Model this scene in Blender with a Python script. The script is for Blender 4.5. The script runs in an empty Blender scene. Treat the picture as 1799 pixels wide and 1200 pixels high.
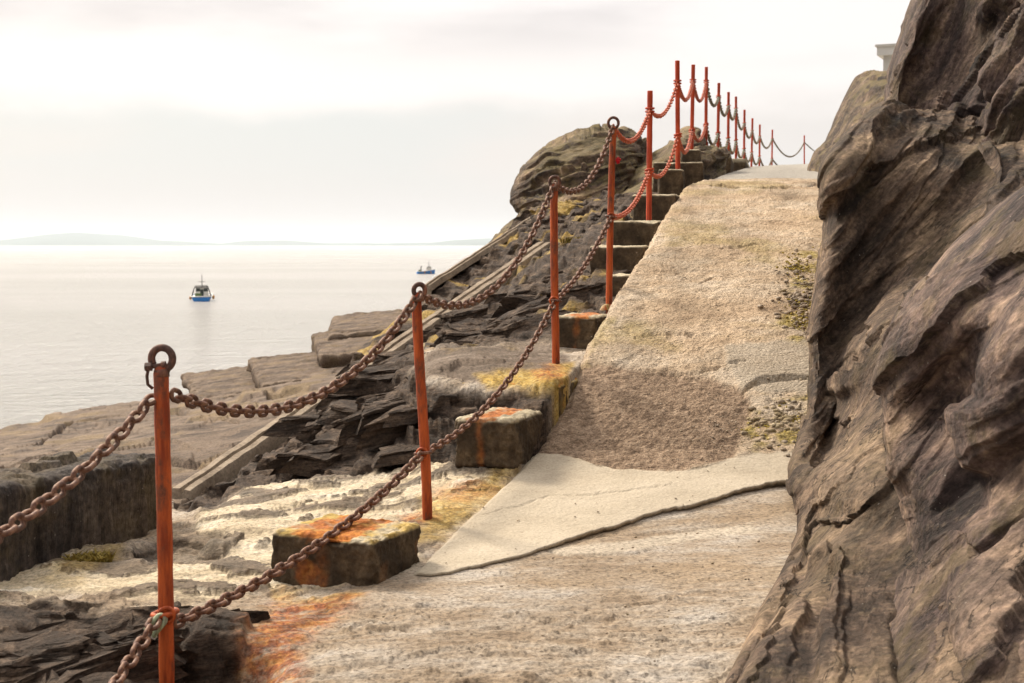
import bpy, math, random
import numpy as np
from mathutils import Vector, Matrix

sc = bpy.context.scene
C = bpy.context.collection
R = math.radians

# ------------------------------------------------------------------ camera
F = 2500.0                      # focal length in photo pixels (1799 wide)
PITCH = math.atan(170.0 / F)
cam_d = bpy.data.cameras.new("camera")
cam = bpy.data.objects.new("camera", cam_d)
C.objects.link(cam)
cam_d.sensor_width = 36.0
cam_d.lens = 36.0 * F / 1799.0
cam_d.clip_start = 0.05
cam_d.clip_end = 60000
cam.location = (0, 0, 0)
cam.rotation_euler = (R(90) - PITCH, 0, 0)
cam_d.dof.use_dof = True
cam_d.dof.focus_distance = 7.2
cam_d.dof.aperture_fstop = 8.0
sc.camera = cam

# ------------------------------------------------------------------ world
SUN_EL, SUN_AZ = R(40), R(-42)  # azimuth from +Y (view direction), negative = to the left
w = bpy.data.worlds.new("World")
sc.world = w
w.use_nodes = True
nt = w.node_tree
nt.nodes.clear()


class G:
    """tiny node-graph helper"""
    def __init__(s, tree):
        s.t = tree

    def n(s, typ, **kw):
        nd = s.t.nodes.new(typ)
        for k, v in kw.items():
            if k.startswith('i_'):
                nd.inputs[k[2:].replace('_', ' ')].default_value = v
            else:
                setattr(nd, k, v)
        return nd

    def l(s, a, b):
        s.t.links.new(a, b)

    def put(s, v, sock):
        if isinstance(v, (int, float)):
            sock.default_value = v
        elif isinstance(v, tuple):
            sock.default_value = v if len(v) == len(sock.default_value) else tuple(v) + (1,)
        else:
            s.l(v, sock)

    def math(s, op, a, b=0.0, clamp=False):
        nd = s.n('ShaderNodeMath', operation=op, use_clamp=clamp)
        s.put(a, nd.inputs[0]); s.put(b, nd.inputs[1])
        return nd.outputs[0]

    def vmath(s, op, a, b=(0, 0, 0)):
        nd = s.n('ShaderNodeVectorMath', operation=op)
        s.put(a, nd.inputs[0]); s.put(b, nd.inputs[1])
        return nd.outputs[0]

    def mix(s, f, a, b, blend='MIX'):
        nd = s.n('ShaderNodeMix', data_type='RGBA', blend_type=blend)
        s.put(f, nd.inputs[0]); s.put(a, nd.inputs[6]); s.put(b, nd.inputs[7])
        return nd.outputs[2]

    def ramp(s, f, stops, interp='LINEAR'):
        nd = s.n('ShaderNodeValToRGB')
        cr = nd.color_ramp
        cr.interpolation = interp
        while len(cr.elements) < len(stops):
            cr.elements.new(0.5)
        for e, (p, c) in zip(cr.elements, stops):
            e.position = p
            e.color = (c, c, c, 1) if isinstance(c, (int, float)) else tuple(c) + (1,)
        s.put(f, nd.inputs[0])
        return nd.outputs[0]

    def step(s, f, a, b):
        nd = s.n('ShaderNodeMapRange', interpolation_type='SMOOTHSTEP')
        s.put(f, nd.inputs[0]); nd.inputs[1].default_value = a; nd.inputs[2].default_value = b
        return nd.outputs[0]

    def noise(s, vec, scale, detail=8, rough=0.6, dist=0.0):
        nd = s.n('ShaderNodeTexNoise')
        s.l(vec, nd.inputs['Vector'])
        nd.inputs['Scale'].default_value = scale
        nd.inputs['Detail'].default_value = detail
        nd.inputs['Roughness'].default_value = rough
        nd.inputs['Distortion'].default_value = dist
        return nd.outputs[0]

    def mapping(s, vec, rot=(0, 0, 0), scale=(1, 1, 1), loc=(0, 0, 0)):
        nd = s.n('ShaderNodeMapping', vector_type='TEXTURE')   # rotate into the frame, then scale
        s.l(vec, nd.inputs[0])
        nd.inputs['Location'].default_value = loc
        nd.inputs['Rotation'].default_value = rot
        nd.inputs['Scale'].default_value = tuple(1.0 / k for k in scale)
        return nd.outputs[0]


g = G(nt)
sky = g.n('ShaderNodeTexSky', sky_type='NISHITA', sun_disc=False, sun_elevation=SUN_EL,
          sun_rotation=SUN_AZ, air_density=1.3, dust_density=4.0, ozone_density=1.0)
tc = g.n('ShaderNodeTexCoord').outputs['Generated']
sep = g.n('ShaderNodeSeparateXYZ'); g.l(tc, sep.inputs[0])
wob = g.noise(g.mapping(tc, scale=(5, 5, 14)), 1.0, 6, 0.55)
wob2 = g.noise(g.mapping(tc, scale=(2.4, 2.4, 11), loc=(3.1, 0, 1.7)), 1.0, 5, 0.5)
h = g.math('ADD', sep.outputs[2], g.math('MULTIPLY', g.math('SUBTRACT', wob, 0.5), 0.075))
# stratus deck above ~5.5 degrees, clearer pale band below it, warm mist at the horizon
low = g.ramp(g.math('MULTIPLY', sep.outputs[2], 8.0), [(0.0, (4.5, 4.2, 4.1)), (0.20, (4.7, 4.42, 4.3)), (0.45, (4.5, 4.48, 4.42)), (0.85, (4.35, 4.48, 4.46))])
low = g.mix(g.step(wob2, 0.42, 0.62), low, (4.85, 4.55, 4.42), 'MIX')
deck = g.mix(g.step(wob2, 0.44, 0.62), (5.9, 5.5, 5.35), (4.3, 3.98, 3.95))
deck_hi = g.mix(g.step(sep.outputs[2], 0.11, 0.16), (5.9, 5.5, 5.35), deck)
cloud = g.mix(g.step(h, 0.082, 0.106), low, deck_hi)
# overcast is brightest overhead
cloud = g.mix(g.step(sep.outputs[2], 0.22, 0.7), cloud, (12.0, 11.2, 10.4))
cl = g.mix(0.9, sky.outputs[0], cloud)
# sky dimmed behind the viewer, full toward the sun, shaped to add contrast
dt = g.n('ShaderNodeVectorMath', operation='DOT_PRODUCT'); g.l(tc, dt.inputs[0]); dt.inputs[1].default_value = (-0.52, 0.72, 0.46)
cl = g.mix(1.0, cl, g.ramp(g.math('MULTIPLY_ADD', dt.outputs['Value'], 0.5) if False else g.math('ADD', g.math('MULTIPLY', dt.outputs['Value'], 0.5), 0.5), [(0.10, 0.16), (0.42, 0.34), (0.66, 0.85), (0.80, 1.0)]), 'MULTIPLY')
# below the horizon: dim ground colour
cl = g.mix(g.step(sep.outputs[2], -0.02, -0.005), (4.0, 3.8, 3.6), cl)
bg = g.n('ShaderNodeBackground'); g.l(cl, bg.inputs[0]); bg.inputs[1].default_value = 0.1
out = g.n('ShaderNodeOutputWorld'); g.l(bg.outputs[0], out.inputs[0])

sun_d = bpy.data.lights.new("sun", 'SUN')
sun_d.energy = 3.0
sun_d.angle = R(12)
sun_d.color = (1.0, 0.88, 0.71)
sun = bpy.data.objects.new("sun", sun_d)
C.objects.link(sun)
sdir = Vector((math.sin(SUN_AZ) * math.cos(SUN_EL), math.cos(SUN_AZ) * math.cos(SUN_EL), math.sin(SUN_EL)))
sun.rotation_euler = sdir.to_track_quat('Z', 'Y').to_euler()
sun.location = (-20, 20, 30)

sc.view_settings.view_transform = 'Standard'
sc.view_settings.look = 'None'
sc.view_settings.exposure = 0.86
sc.view_settings.gamma = 1.0
sc.cycles.max_bounces = 6
sc.cycles.volume_bounces = 2

SEA = -7.5
# ------------------------------------------------------------------ photo geometry
cp, sp = math.cos(PITCH), math.sin(PITCH)


def ray(px, py):
    """direction with y = 1 for a photo pixel"""
    u = (np.asarray(px, float) - 899.5) / F
    v = (600.0 - np.asarray(py, float)) / F
    dy = cp + v * sp
    return u / dy, (-sp + v * cp) / dy


def P(px, py, D):
    a, b = ray(px, py)
    return np.stack([a * D, np.asarray(D, float) * np.ones_like(a), b * D], -1)


def V(px, py, D):
    return Vector(P(px, py, D).tolist())


def to_px(X):
    x, y, z = X[..., 0], X[..., 1], X[..., 2]
    d = y * cp - z * sp
    d = np.where(d < 0.05, 0.05, d)
    up = y * sp + z * cp
    return 899.5 + F * x / d, 600 - F * up / d


# ------------------------------------------------------------------ noise
_rng = np.random.RandomState(7)
_perm = _rng.permutation(4096).astype(np.int64)
_grad = _rng.normal(size=(4096, 3)); _grad /= np.linalg.norm(_grad, axis=1)[:, None]
_grad = _grad.astype(np.float32)
_rand = _rng.rand(4096, 4).astype(np.float32)


def _hash(ix, iy, iz):
    return _perm[(_perm[(_perm[ix & 4095] + iy) & 4095] + iz) & 4095]


def perlin(Pt):
    Pt = np.asarray(Pt, np.float32)
    i = np.floor(Pt).astype(np.int64)
    f = Pt - i
    t = f * f * f * (f * (f * 6 - 15) + 10)
    res = 0
    for dx in (0, 1):
        wx = t[:, 0] if dx else 1 - t[:, 0]
        for dy in (0, 1):
            wy = t[:, 1] if dy else 1 - t[:, 1]
            for dz in (0, 1):
                wz = t[:, 2] if dz else 1 - t[:, 2]
                gg = _grad[_hash(i[:, 0] + dx, i[:, 1] + dy, i[:, 2] + dz)]
                dd = gg[:, 0] * (f[:, 0] - dx) + gg[:, 1] * (f[:, 1] - dy) + gg[:, 2] * (f[:, 2] - dz)
                res = res + wx * wy * wz * dd
    return res * 1.5


def fbm(Pt, octv=5, gain=0.5, lac=2.03, seed=0.0):
    a, s, tot = 1.0, 0.0, 0.0
    Q = np.asarray(Pt, np.float32) + np.float32(seed * 17.31)
    for _ in range(octv):
        s = s + a * perlin(Q); tot += a
        Q = Q * lac + 5.2; a *= gain
    return s / tot


def ridged(Pt, octv=5, gain=0.5, seed=0.0):
    a, s, tot = 1.0, 0.0, 0.0
    Q = np.asarray(Pt, np.float32) + np.float32(seed * 11.7)
    for _ in range(octv):
        s = s + a * (1 - 2 * np.abs(perlin(Q))); tot += a
        Q = Q * 2.07 + 3.1; a *= gain
    return s / tot


def facet(Pt, tilt=0.8, seed=0):
    """broken-rock noise: every cell is its own tilted plane"""
    Q = np.asarray(Pt, np.float32) + np.float32(seed * 7.77)
    i = np.floor(Q).astype(np.int64)
    f = Q - i
    best = np.full(len(Q), 1e9, np.float32)
    val = np.zeros(len(Q), np.float32)
    for dx in (-1, 0, 1):
        for dy in (-1, 0, 1):
            for dz in (-1, 0, 1):
                hh = _hash(i[:, 0] + dx, i[:, 1] + dy, i[:, 2] + dz)
                rr = _rand[hh]
                vx = f[:, 0] - dx - rr[:, 0]; vy = f[:, 1] - dy - rr[:, 1]; vz = f[:, 2] - dz - rr[:, 2]
                d = vx * vx + vy * vy + vz * vz
                m = d < best
                gg = _grad[(hh * 7 + 13) & 4095]
                vv = (rr[:, 3] - 0.5) + tilt * (gg[:, 0] * vx + gg[:, 1] * vy + gg[:, 2] * vz)
                best = np.where(m, d, best); val = np.where(m, vv, val)
    return val


def layered(Qn, Qs, Qt, f, fs, ft, sharp=0.84, seed=0.0):
    """bedding plates: each layer stands proud or back by its own slowly changing amount"""
    L = Qn * f + seed * 3.3
    k = np.floor(L); fr = L - k
    a = perlin(np.stack([k * 7.31 + seed, Qs * fs + k * 1.7, Qt * ft], -1)) + 0.5 * perlin(np.stack([k * 3.17 - seed, Qs * fs * 2.7, Qt * ft * 2.3 + k], -1))
    k2 = k + 1
    b = perlin(np.stack([k2 * 7.31 + seed, Qs * fs + k2 * 1.7, Qt * ft], -1)) + 0.5 * perlin(np.stack([k2 * 3.17 - seed, Qs * fs * 2.7, Qt * ft * 2.3 + k2], -1))
    t = sstep(fr, sharp, 1.0)
    return a * (1 - t) + b * t


def facet_c(Pt, tilt=0.8, seed=0):
    """facet() and the distance to the nearest joint between two blocks"""
    Q = np.asarray(Pt, np.float32) + np.float32(seed * 7.77)
    i = np.floor(Q).astype(np.int64)
    f = Q - i
    best = np.full(len(Q), 1e9, np.float32); sec = best.copy()
    val = np.zeros(len(Q), np.float32)
    for dx in (-1, 0, 1):
        for dy in (-1, 0, 1):
            for dz in (-1, 0, 1):
                hh = _hash(i[:, 0] + dx, i[:, 1] + dy, i[:, 2] + dz)
                rr = _rand[hh]
                vx = f[:, 0] - dx - rr[:, 0]; vy = f[:, 1] - dy - rr[:, 1]; vz = f[:, 2] - dz - rr[:, 2]
                d = vx * vx + vy * vy + vz * vz
                m = d < best
                gg = _grad[(hh * 7 + 13) & 4095]
                vv = (rr[:, 3] - 0.5) + tilt * (gg[:, 0] * vx + gg[:, 1] * vy + gg[:, 2] * vz)
                sec = np.where(m, best, np.minimum(sec, d)); best = np.where(m, d, best); val = np.where(m, vv, val)
    return val, np.sqrt(sec) - np.sqrt(best)


def sstep(x, a, b):
    t = np.clip((x - a) / (b - a), 0, 1)
    return t * t * (3 - 2 * t)


def terrace(t, sharp=0.55):
    """staircase version of t (step 1)"""
    fl = np.floor(t); fr = t - fl
    return fl + sstep(fr, sharp, 1.0)


def rbf(pts, vals, c=0.02, smooth=1e-6):
    pts = np.asarray(pts, float); vals = np.asarray(vals, float)
    n, k = pts.shape
    d = np.sqrt(((pts[:, None] - pts[None]) ** 2).sum(-1) + c * c)
    A = np.zeros((n + k + 1, n + k + 1))
    A[:n, :n] = d - smooth * np.eye(n)
    A[:n, n] = 1; A[:n, n + 1:] = pts; A[n, :n] = 1; A[n + 1:, :n] = pts.T
    b = np.zeros(n + k + 1); b[:n] = vals
    wgt = np.linalg.solve(A, b)

    def f(q):
        q = np.asarray(q, float)
        res = wgt[n] + q @ wgt[n + 1:]
        for j in range(n):
            res = res + wgt[j] * np.sqrt(((q - pts[j]) ** 2).sum(-1) + c * c)
        return res
    return f


def poly_sd(px, py, poly):
    """signed distance to polygon in px, positive inside"""
    poly = np.asarray(poly, float)
    n = len(poly)
    d = np.full(px.shape, 1e18); inside = np.zeros(px.shape, bool)
    for i in range(n):
        x0, y0 = poly[i]; x1, y1 = poly[(i + 1) % n]
        ex, ey = x1 - x0, y1 - y0
        t = np.clip(((px - x0) * ex + (py - y0) * ey) / (ex * ex + ey * ey + 1e-9), 0, 1)
        d = np.minimum(d, (px - x0 - t * ex) ** 2 + (py - y0 - t * ey) ** 2)
        if y0 != y1:
            c = ((y0 > py) != (y1 > py)) & (px < (x1 - x0) * (py - y0) / (y1 - y0) + x0)
            inside ^= c
    d = np.sqrt(d)
    return np.where(inside, d, -d)


# ------------------------------------------------------------------ object helpers
def props(o, label=None, cat=None, group=None, kind=None):
    if label: o['label'] = label
    if cat: o['category'] = cat
    if group: o['group'] = group
    if kind: o['kind'] = kind
    return o


def mesh_np(name, verts, faces, mat, parent=None, smooth=True, attrs=None, flat_angle=None):
    me = bpy.data.meshes.new(name)
    verts = np.asarray(verts, np.float32); faces = np.asarray(faces, np.int32)
    nv, nf, k = len(verts), len(faces), faces.shape[1]
    me.vertices.add(nv); me.vertices.foreach_set('co', verts.ravel())
    me.loops.add(nf * k); me.loops.foreach_set('vertex_index', faces.ravel())
    me.polygons.add(nf)
    me.polygons.foreach_set('loop_start', np.arange(0, nf * k, k, dtype=np.int32))
    if smooth:
        me.polygons.foreach_set('use_smooth', np.ones(nf, bool))
    me.update(calc_edges=True)
    me.validate()
    for nm, arr in (attrs or {}).items():
        at = me.attributes.new(nm, 'FLOAT_COLOR', 'POINT')
        a4 = np.zeros((nv, 4), np.float32); a4[:, :arr.shape[1]] = arr
        at.data.foreach_set('color', a4.ravel())
    if mat: me.materials.append(mat)
    o = bpy.data.objects.new(name, me)
    C.objects.link(o)
    if parent: o.parent = parent
    return o


def grid_faces(nr, nc, flip=False):
    a = np.arange(nr * nc).reshape(nr, nc)
    q = np.stack([a[:-1, :-1], a[:-1, 1:], a[1:, 1:], a[1:, :-1]], -1).reshape(-1, 4)
    return q[:, ::-1] if flip else q


def grid_normals(X):
    """X (nr,nc,3)"""
    du = np.gradient(X, axis=1); dv = np.gradient(X, axis=0)
    n = np.cross(du, dv)
    return n / (np.linalg.norm(n, axis=-1, keepdims=True) + 1e-12)


class MB:
    """collects simple shapes into one mesh"""
    def __init__(s):
        s.v = []; s.f = []

    def add(s, v, f):
        b = len(s.v); s.v += [tuple(x) for x in v]; s.f += [tuple(i + b for i in q) for q in f]
        return s

    def box(s, c, size, rot=0.0, taper=1.0):
        cx, cy, cz = c; sx, sy, sz = [k / 2 for k in size]
        v = []
        for z, t in ((-sz, 1.0), (sz, taper)):
            for x, y in ((-sx, -sy), (sx, -sy), (sx, sy), (-sx, sy)):
                x2, y2 = x * t, y * t
                v.append((cx + x2 * math.cos(rot) - y2 * math.sin(rot), cy + x2 * math.sin(rot) + y2 * math.cos(rot), cz + z))
        return s.add(v, [(3, 2, 1, 0), (4, 5, 6, 7), (0, 1, 5, 4), (1, 2, 6, 5), (2, 3, 7, 6), (3, 0, 4, 7)])

    def tube(s, pts, r, n=8, closed=False, cap=True):
        pts = [Vector(p) for p in pts]
        m = len(pts)
        rs = r if isinstance(r, (list, tuple)) else [r] * m
        up = None
        rings = []
        for i, p in enumerate(pts):
            a = pts[(i - 1) % m] if (closed or i > 0) else p
            b = pts[(i + 1) % m] if (closed or i < m - 1) else p
            t = (b - a).normalized()
            if up is None:
                up = t.orthogonal().normalized()
            up = (up - t * up.dot(t)).normalized()
            sd = t.cross(up)
            rings.append([p + (up * math.cos(2 * math.pi * k / n) + sd * math.sin(2 * math.pi * k / n)) * rs[i] for k in range(n)])
        v = [q for rg in rings for q in rg]
        f = []
        for i in range(m if closed else m - 1):
            for k in range(n):
                a, b = i * n + k, i * n + (k + 1) % n
                j = ((i + 1) % m) * n
                f.append((a, b, j + (k + 1) % n, j + k))
        if cap and not closed:
            f.append(tuple(range(n))[::-1]); f.append(tuple((m - 1) * n + k for k in range(n)))
        return s.add(v, f)

    def build(s, name, mat, parent=None, smooth=True):
        me = bpy.data.meshes.new(name)
        me.from_pydata(s.v, [], s.f)
        me.update()
        if smooth:
            me.polygons.foreach_set('use_smooth', np.ones(len(me.polygons), bool))
        if mat: me.materials.append(mat)
        o = bpy.data.objects.new(name, me)
        C.objects.link(o)
        if parent: o.parent = parent
        return o


def empty(name, loc, rz=0.0):
    o = bpy.data.objects.new(name, None)
    C.objects.link(o); o.location = loc; o.rotation_euler = (0, 0, rz)
    o.empty_display_size = 0.1
    return o


def smooth_angle(o, ang=35):
    me = o.data
    me.set_sharp_from_angle(angle=R(ang))


# ------------------------------------------------------------------ materials
def new_mat(name, rough=0.85, spec=0.3):
    m = bpy.data.materials.new(name)
    m.use_nodes = True
    t = m.node_tree
    t.nodes.clear()
    gg = G(t)
    b = gg.n('ShaderNodeBsdfPrincipled')
    b.inputs['Roughness'].default_value = rough
    b.inputs['Specular IOR Level'].default_value = spec
    o = gg.n('ShaderNodeOutputMaterial')
    gg.l(b.outputs[0], o.inputs[0])
    return m, gg, b


def bump(gg, b, height, dist=0.01, strength=1.0):
    nd = gg.n('ShaderNodeBump')
    nd.inputs['Strength'].default_value = strength
    nd.inputs['Distance'].default_value = dist
    gg.l(height, nd.inputs['Height'])
    gg.l(nd.outputs[0], b.inputs['Normal'])


def strata_rock(name, cols, rot, stretch=(1, 6, 1.2), scale=2.0, tan=(0.30, 0.22, 0.14), lich=0.0, pale=0.35, bumpd=0.012, fine=1.0, grass=0.0):
    """foliated bedrock: streaky colour along its bedding, tan weathered seams, lichen specks"""
    m, gg, b = new_mat(name, 0.82, 0.25)
    oc = gg.n('ShaderNodeTexCoord').outputs['Object']
    warp = gg.n('ShaderNodeTexNoise'); gg.l(oc, warp.inputs['Vector']); warp.inputs['Scale'].default_value = 1.3; warp.inputs['Detail'].default_value = 4
    oc2 = gg.vmath('ADD', oc, gg.vmath('MULTIPLY', gg.vmath('SUBTRACT', warp.outputs['Color'], (0.5, 0.5, 0.5)), (0.13, 0.13, 0.13)))
    mp = gg.mapping(oc2, rot=rot, scale=stretch)
    n1 = gg.noise(mp, scale, 12, 0.66)
    n2 = gg.noise(mp, scale * 5.5, 10, 0.7)
    n3 = gg.noise(oc, 26 * fine, 9, 0.72)
    n4 = gg.noise(oc, 1.1, 4, 0.5)
    n5 = gg.noise(oc, 110 * fine, 4, 0.6)
    base = gg.ramp(n1, [(0.34, cols[0]), (0.45, cols[1]), (0.54, cols[2]), (0.66, cols[3])])
    base = gg.mix(gg.math('MULTIPLY', gg.step(n2, 0.52, 0.68), pale), base, tan)
    base = gg.mix(gg.math('MULTIPLY', gg.step(n4, 0.48, 0.66), 0.55), base, gg.mix(0.5, base, tan))
    ns = gg.ramp(n3, [(0.32, 0.35), (0.50, 0.95), (0.68, 1.7)])
    base = gg.mix(1.0, base, ns, 'MULTIPLY')
    spk = gg.step(gg.noise(oc, 60 * fine, 3, 0.5), 0.72, 0.76)
    base = gg.mix(gg.math('MULTIPLY', spk, 0.6), base, (0.55, 0.50, 0.43))
    if lich:
        lm = gg.math('MULTIPLY', gg.step(gg.noise(oc, 2.3, 8, 0.7), 0.50, 0.60), lich)
        base = gg.mix(lm, base, (0.21, 0.155, 0.045))
    sm = gg.noise(gg.mapping(oc2, rot=rot, scale=(stretch[0] * 1.3, stretch[1] * 0.5, stretch[2] * 0.4)), scale * 3.2, 5, 0.55)
    seam = gg.math('SUBTRACT', 1.0, gg.step(gg.math('ABSOLUTE', gg.math('SUBTRACT', sm, 0.5)), 0.0, 0.012))
    seam = gg.math('MULTIPLY', seam, gg.step(gg.noise(oc, 1.7, 3, 0.5), 0.45, 0.55))
    base = gg.mix(gg.math('MULTIPLY', seam, 0.75), base, (0.016, 0.012, 0.010))
    if grass:
        ge = gg.n('ShaderNodeNewGeometry'); gs = gg.n('ShaderNodeSeparateXYZ'); gg.l(ge.outputs['Normal'], gs.inputs[0])
        gm = gg.math('MULTIPLY', gg.step(gg.math('ADD', gs.outputs[2], gg.math('MULTIPLY', gg.noise(oc, 2.5, 6, 0.7), 0.9)), 0.95, 1.25), grass)
        base = gg.mix(gm, base, gg.ramp(gg.noise(oc, 14, 6, 0.7), [(0.3, (0.10, 0.08, 0.022)), (0.5, (0.24, 0.185, 0.05)), (0.7, (0.36, 0.29, 0.10))]))
    gg.l(base, b.inputs['Base Color'])
    hgt = gg.math('ADD', gg.math('MULTIPLY', n2, 1.0), gg.math('MULTIPLY', n3, 0.55))
    hgt = gg.math('SUBTRACT', hgt, gg.math('MULTIPLY', seam, 0.5))
    hgt = gg.math('ADD', hgt, gg.math('MULTIPLY', n5, 0.16))
    bump(gg, b, hgt, bumpd * 2.2)
    return m


def frame(ang, yaw=0.0):
    """bedding frame: columns = bedding normal, streak direction, third axis; ang = streak angle above the ground"""
    a, yw = R(ang), R(yaw)
    st = Vector((math.cos(a) * math.cos(yw), math.cos(a) * math.sin(yw), math.sin(a)))
    th = Vector((-math.sin(yw), math.cos(yw), 0))
    nn_ = th.cross(st)
    M_ = Matrix((nn_, st, th)).transposed()
    return M_


PURP = [(0.018, 0.0118, 0.0085), (0.060, 0.040, 0.029), (0.135, 0.092, 0.066), (0.33, 0.235, 0.155)]
PURP2 = [(0.018, 0.012, 0.0115), (0.058, 0.039, 0.035), (0.128, 0.088, 0.074), (0.31, 0.215, 0.155)]
M_cliff = strata_rock("cliff_rock", PURP, rot=tuple(frame(50,-12).to_euler()), stretch=(4.2, 0.8, 1.6), scale=1.5, lich=0.12, pale=0.3, bumpd=0.014)
M_cliff_up = strata_rock("upper_cliff_rock", PURP2, rot=tuple(frame(66,-10).to_euler()), stretch=(4.4, 0.7, 1.6), scale=1.5, lich=0.15, bumpd=0.016)
M_boulder = strata_rock("near_rock", PURP2, rot=tuple(frame(48,-20).to_euler()), stretch=(3.4, 0.9, 1.6), scale=1.9, lich=0.2, tan=(0.32, 0.24, 0.16), bumpd=0.010)
M_outcrop = strata_rock("outcrop_rock", PURP, rot=tuple(frame(14,0).to_euler()), stretch=(2.8, 0.8, 1.0), scale=1.2, lich=0.3, pale=0.3, bumpd=0.03, fine=0.5, grass=0.3)
M_slab = strata_rock("dark_slab_rock", [(0.030, 0.025, 0.024), (0.055, 0.045, 0.042), (0.080, 0.065, 0.058), (0.13, 0.105, 0.085)], rot=(0, 0, R(20)), stretch=(7, 7, 0.8), scale=2.2, lich=0.15, pale=0.15, bumpd=0.01)


def terrain_mat():
    """bedrock with regions (point attributes A = cream, rust, yellow, dark; B = slate, ledge, concrete gravel)"""
    m, gg, b = new_mat("bedrock", 0.85, 0.25)
    oc = gg.n('ShaderNodeTexCoord').outputs['Object']
    A = gg.n('ShaderNodeAttribute', attribute_name='A'); B = gg.n('ShaderNodeAttribute', attribute_name='B')
    sa = gg.n('ShaderNodeSeparateColor'); gg.l(A.outputs['Color'], sa.inputs[0])
    sb = gg.n('ShaderNodeSeparateColor'); gg.l(B.outputs['Color'], sb.inputs[0])
    cream, rust, yel = sa.outputs[0], sa.outputs[1], sa.outputs[2]
    dark, ledge = sb.outputs[0], sb.outputs[1]
    mp = gg.mapping(oc, rot=(0, 0, R(14)), scale=(0.7, 1.5, 1.5))
    mpd = gg.mapping(oc, rot=(R(10), R(-12), R(14)), scale=(0.9, 1.2, 5.0))
    n1 = gg.noise(mp, 2.6, 12, 0.68)
    n2 = gg.noise(mp, 16, 10, 0.72)
    n3 = gg.noise(oc, 55, 8, 0.7)
    n4 = gg.noise(mp, 1.1, 6, 0.6)
    n5 = gg.noise(mpd, 5, 10, 0.7)
    # foreground slate, blue grey to tan
    fg = gg.ramp(n1, [(0.30, (0.17, 0.120, 0.080)), (0.43, (0.30, 0.228, 0.158)), (0.53, (0.375, 0.312, 0.245)), (0.64, (0.43, 0.385, 0.335))])
    fg = gg.mix(gg.math('MULTIPLY', gg.step(n4, 0.50, 0.64), 0.65), fg, (0.33, 0.245, 0.16))
    fg = gg.mix(gg.math('MULTIPLY', gg.step(n2, 0.56, 0.70), 0.55), fg, (0.17, 0.12, 0.085))
    fg = gg.mix(gg.math('MULTIPLY', gg.step(gg.noise(mp, 6, 8, 0.6), 0.60, 0.68), 0.35), fg, (0.48, 0.41, 0.33))
    fg = gg.mix(gg.math('MULTIPLY', gg.step(gg.noise(oc, 34, 5, 0.6), 0.61, 0.66), 0.7), fg, (0.10, 0.075, 0.055))
    # dark tide-washed slate
    dk = gg.ramp(n5, [(0.30, (0.016, 0.011, 0.008)), (0.45, (0.052, 0.035, 0.025)), (0.58, (0.112, 0.077, 0.054)), (0.74, (0.29, 0.205, 0.14))])
    # outer ledges, brown tan
    lg = gg.ramp(n1, [(0.30, (0.038, 0.026, 0.019)), (0.45, (0.090, 0.063, 0.046)), (0.56, (0.140, 0.100, 0.073)), (0.70, (0.23, 0.17, 0.122))])
    lg = gg.mix(gg.math('MULTIPLY', gg.step(n4, 0.48, 0.6), 0.5), lg, (0.205, 0.150, 0.105))
    # cream encrusted rock
    cr = gg.ramp(gg.noise(mp, 4.2, 12, 0.7), [(0.32, (0.20, 0.155, 0.105)), (0.44, (0.50, 0.41, 0.28)), (0.54, (0.54, 0.455, 0.33)), (0.70, (0.66, 0.60, 0.50))])
    fg = gg.mix(gg.math('MULTIPLY', sb.outputs[2], 0.8), fg, (0.50, 0.43, 0.34))
    base = gg.mix(dark, fg, dk)
    base = gg.mix(ledge, base, lg)
    base = gg.mix(cream, base, cr)
    base = gg.mix(gg.math('MULTIPLY', yel, 0.85), base, gg.ramp(gg.noise(oc, 22, 6, 0.7), [(0.3, (0.22, 0.14, 0.03)), (0.5, (0.48, 0.31, 0.06)), (0.7, (0.62, 0.50, 0.22))]))
    base = gg.mix(gg.math('MULTIPLY', gg.math('MULTIPLY', rust, 0.85), gg.ramp(gg.noise(mp, 11, 10, 0.75), [(0.40, 0.12), (0.54, 1.0)])), base, gg.ramp(gg.noise(oc, 14, 8, 0.7), [(0.34, (0.09, 0.022, 0.010)), (0.46, (0.30, 0.075, 0.018)), (0.56, (0.50, 0.20, 0.04)), (0.68, (0.50, 0.33, 0.15))]))
    ns = gg.ramp(n3, [(0.33, 0.42), (0.50, 1.0), (0.66, 1.4)])
    base = gg.mix(1.0, base, ns, 'MULTIPLY')
    gg.l(base, b.inputs['Base Color'])
    hgt = gg.math('ADD', gg.math('MULTIPLY', n2, 0.9), gg.math('MULTIPLY', n3, 0.35))
    hgt = gg.math('ADD', hgt, gg.math('MULTIPLY', n1, 1.2))
    hgt = gg.math('ADD', hgt, gg.math('MULTIPLY', gg.math('MULTIPLY', n5, dark), 3.0))
    bump(gg, b, hgt, 0.02)
    return m


M_terrain = terrain_mat()


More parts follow.
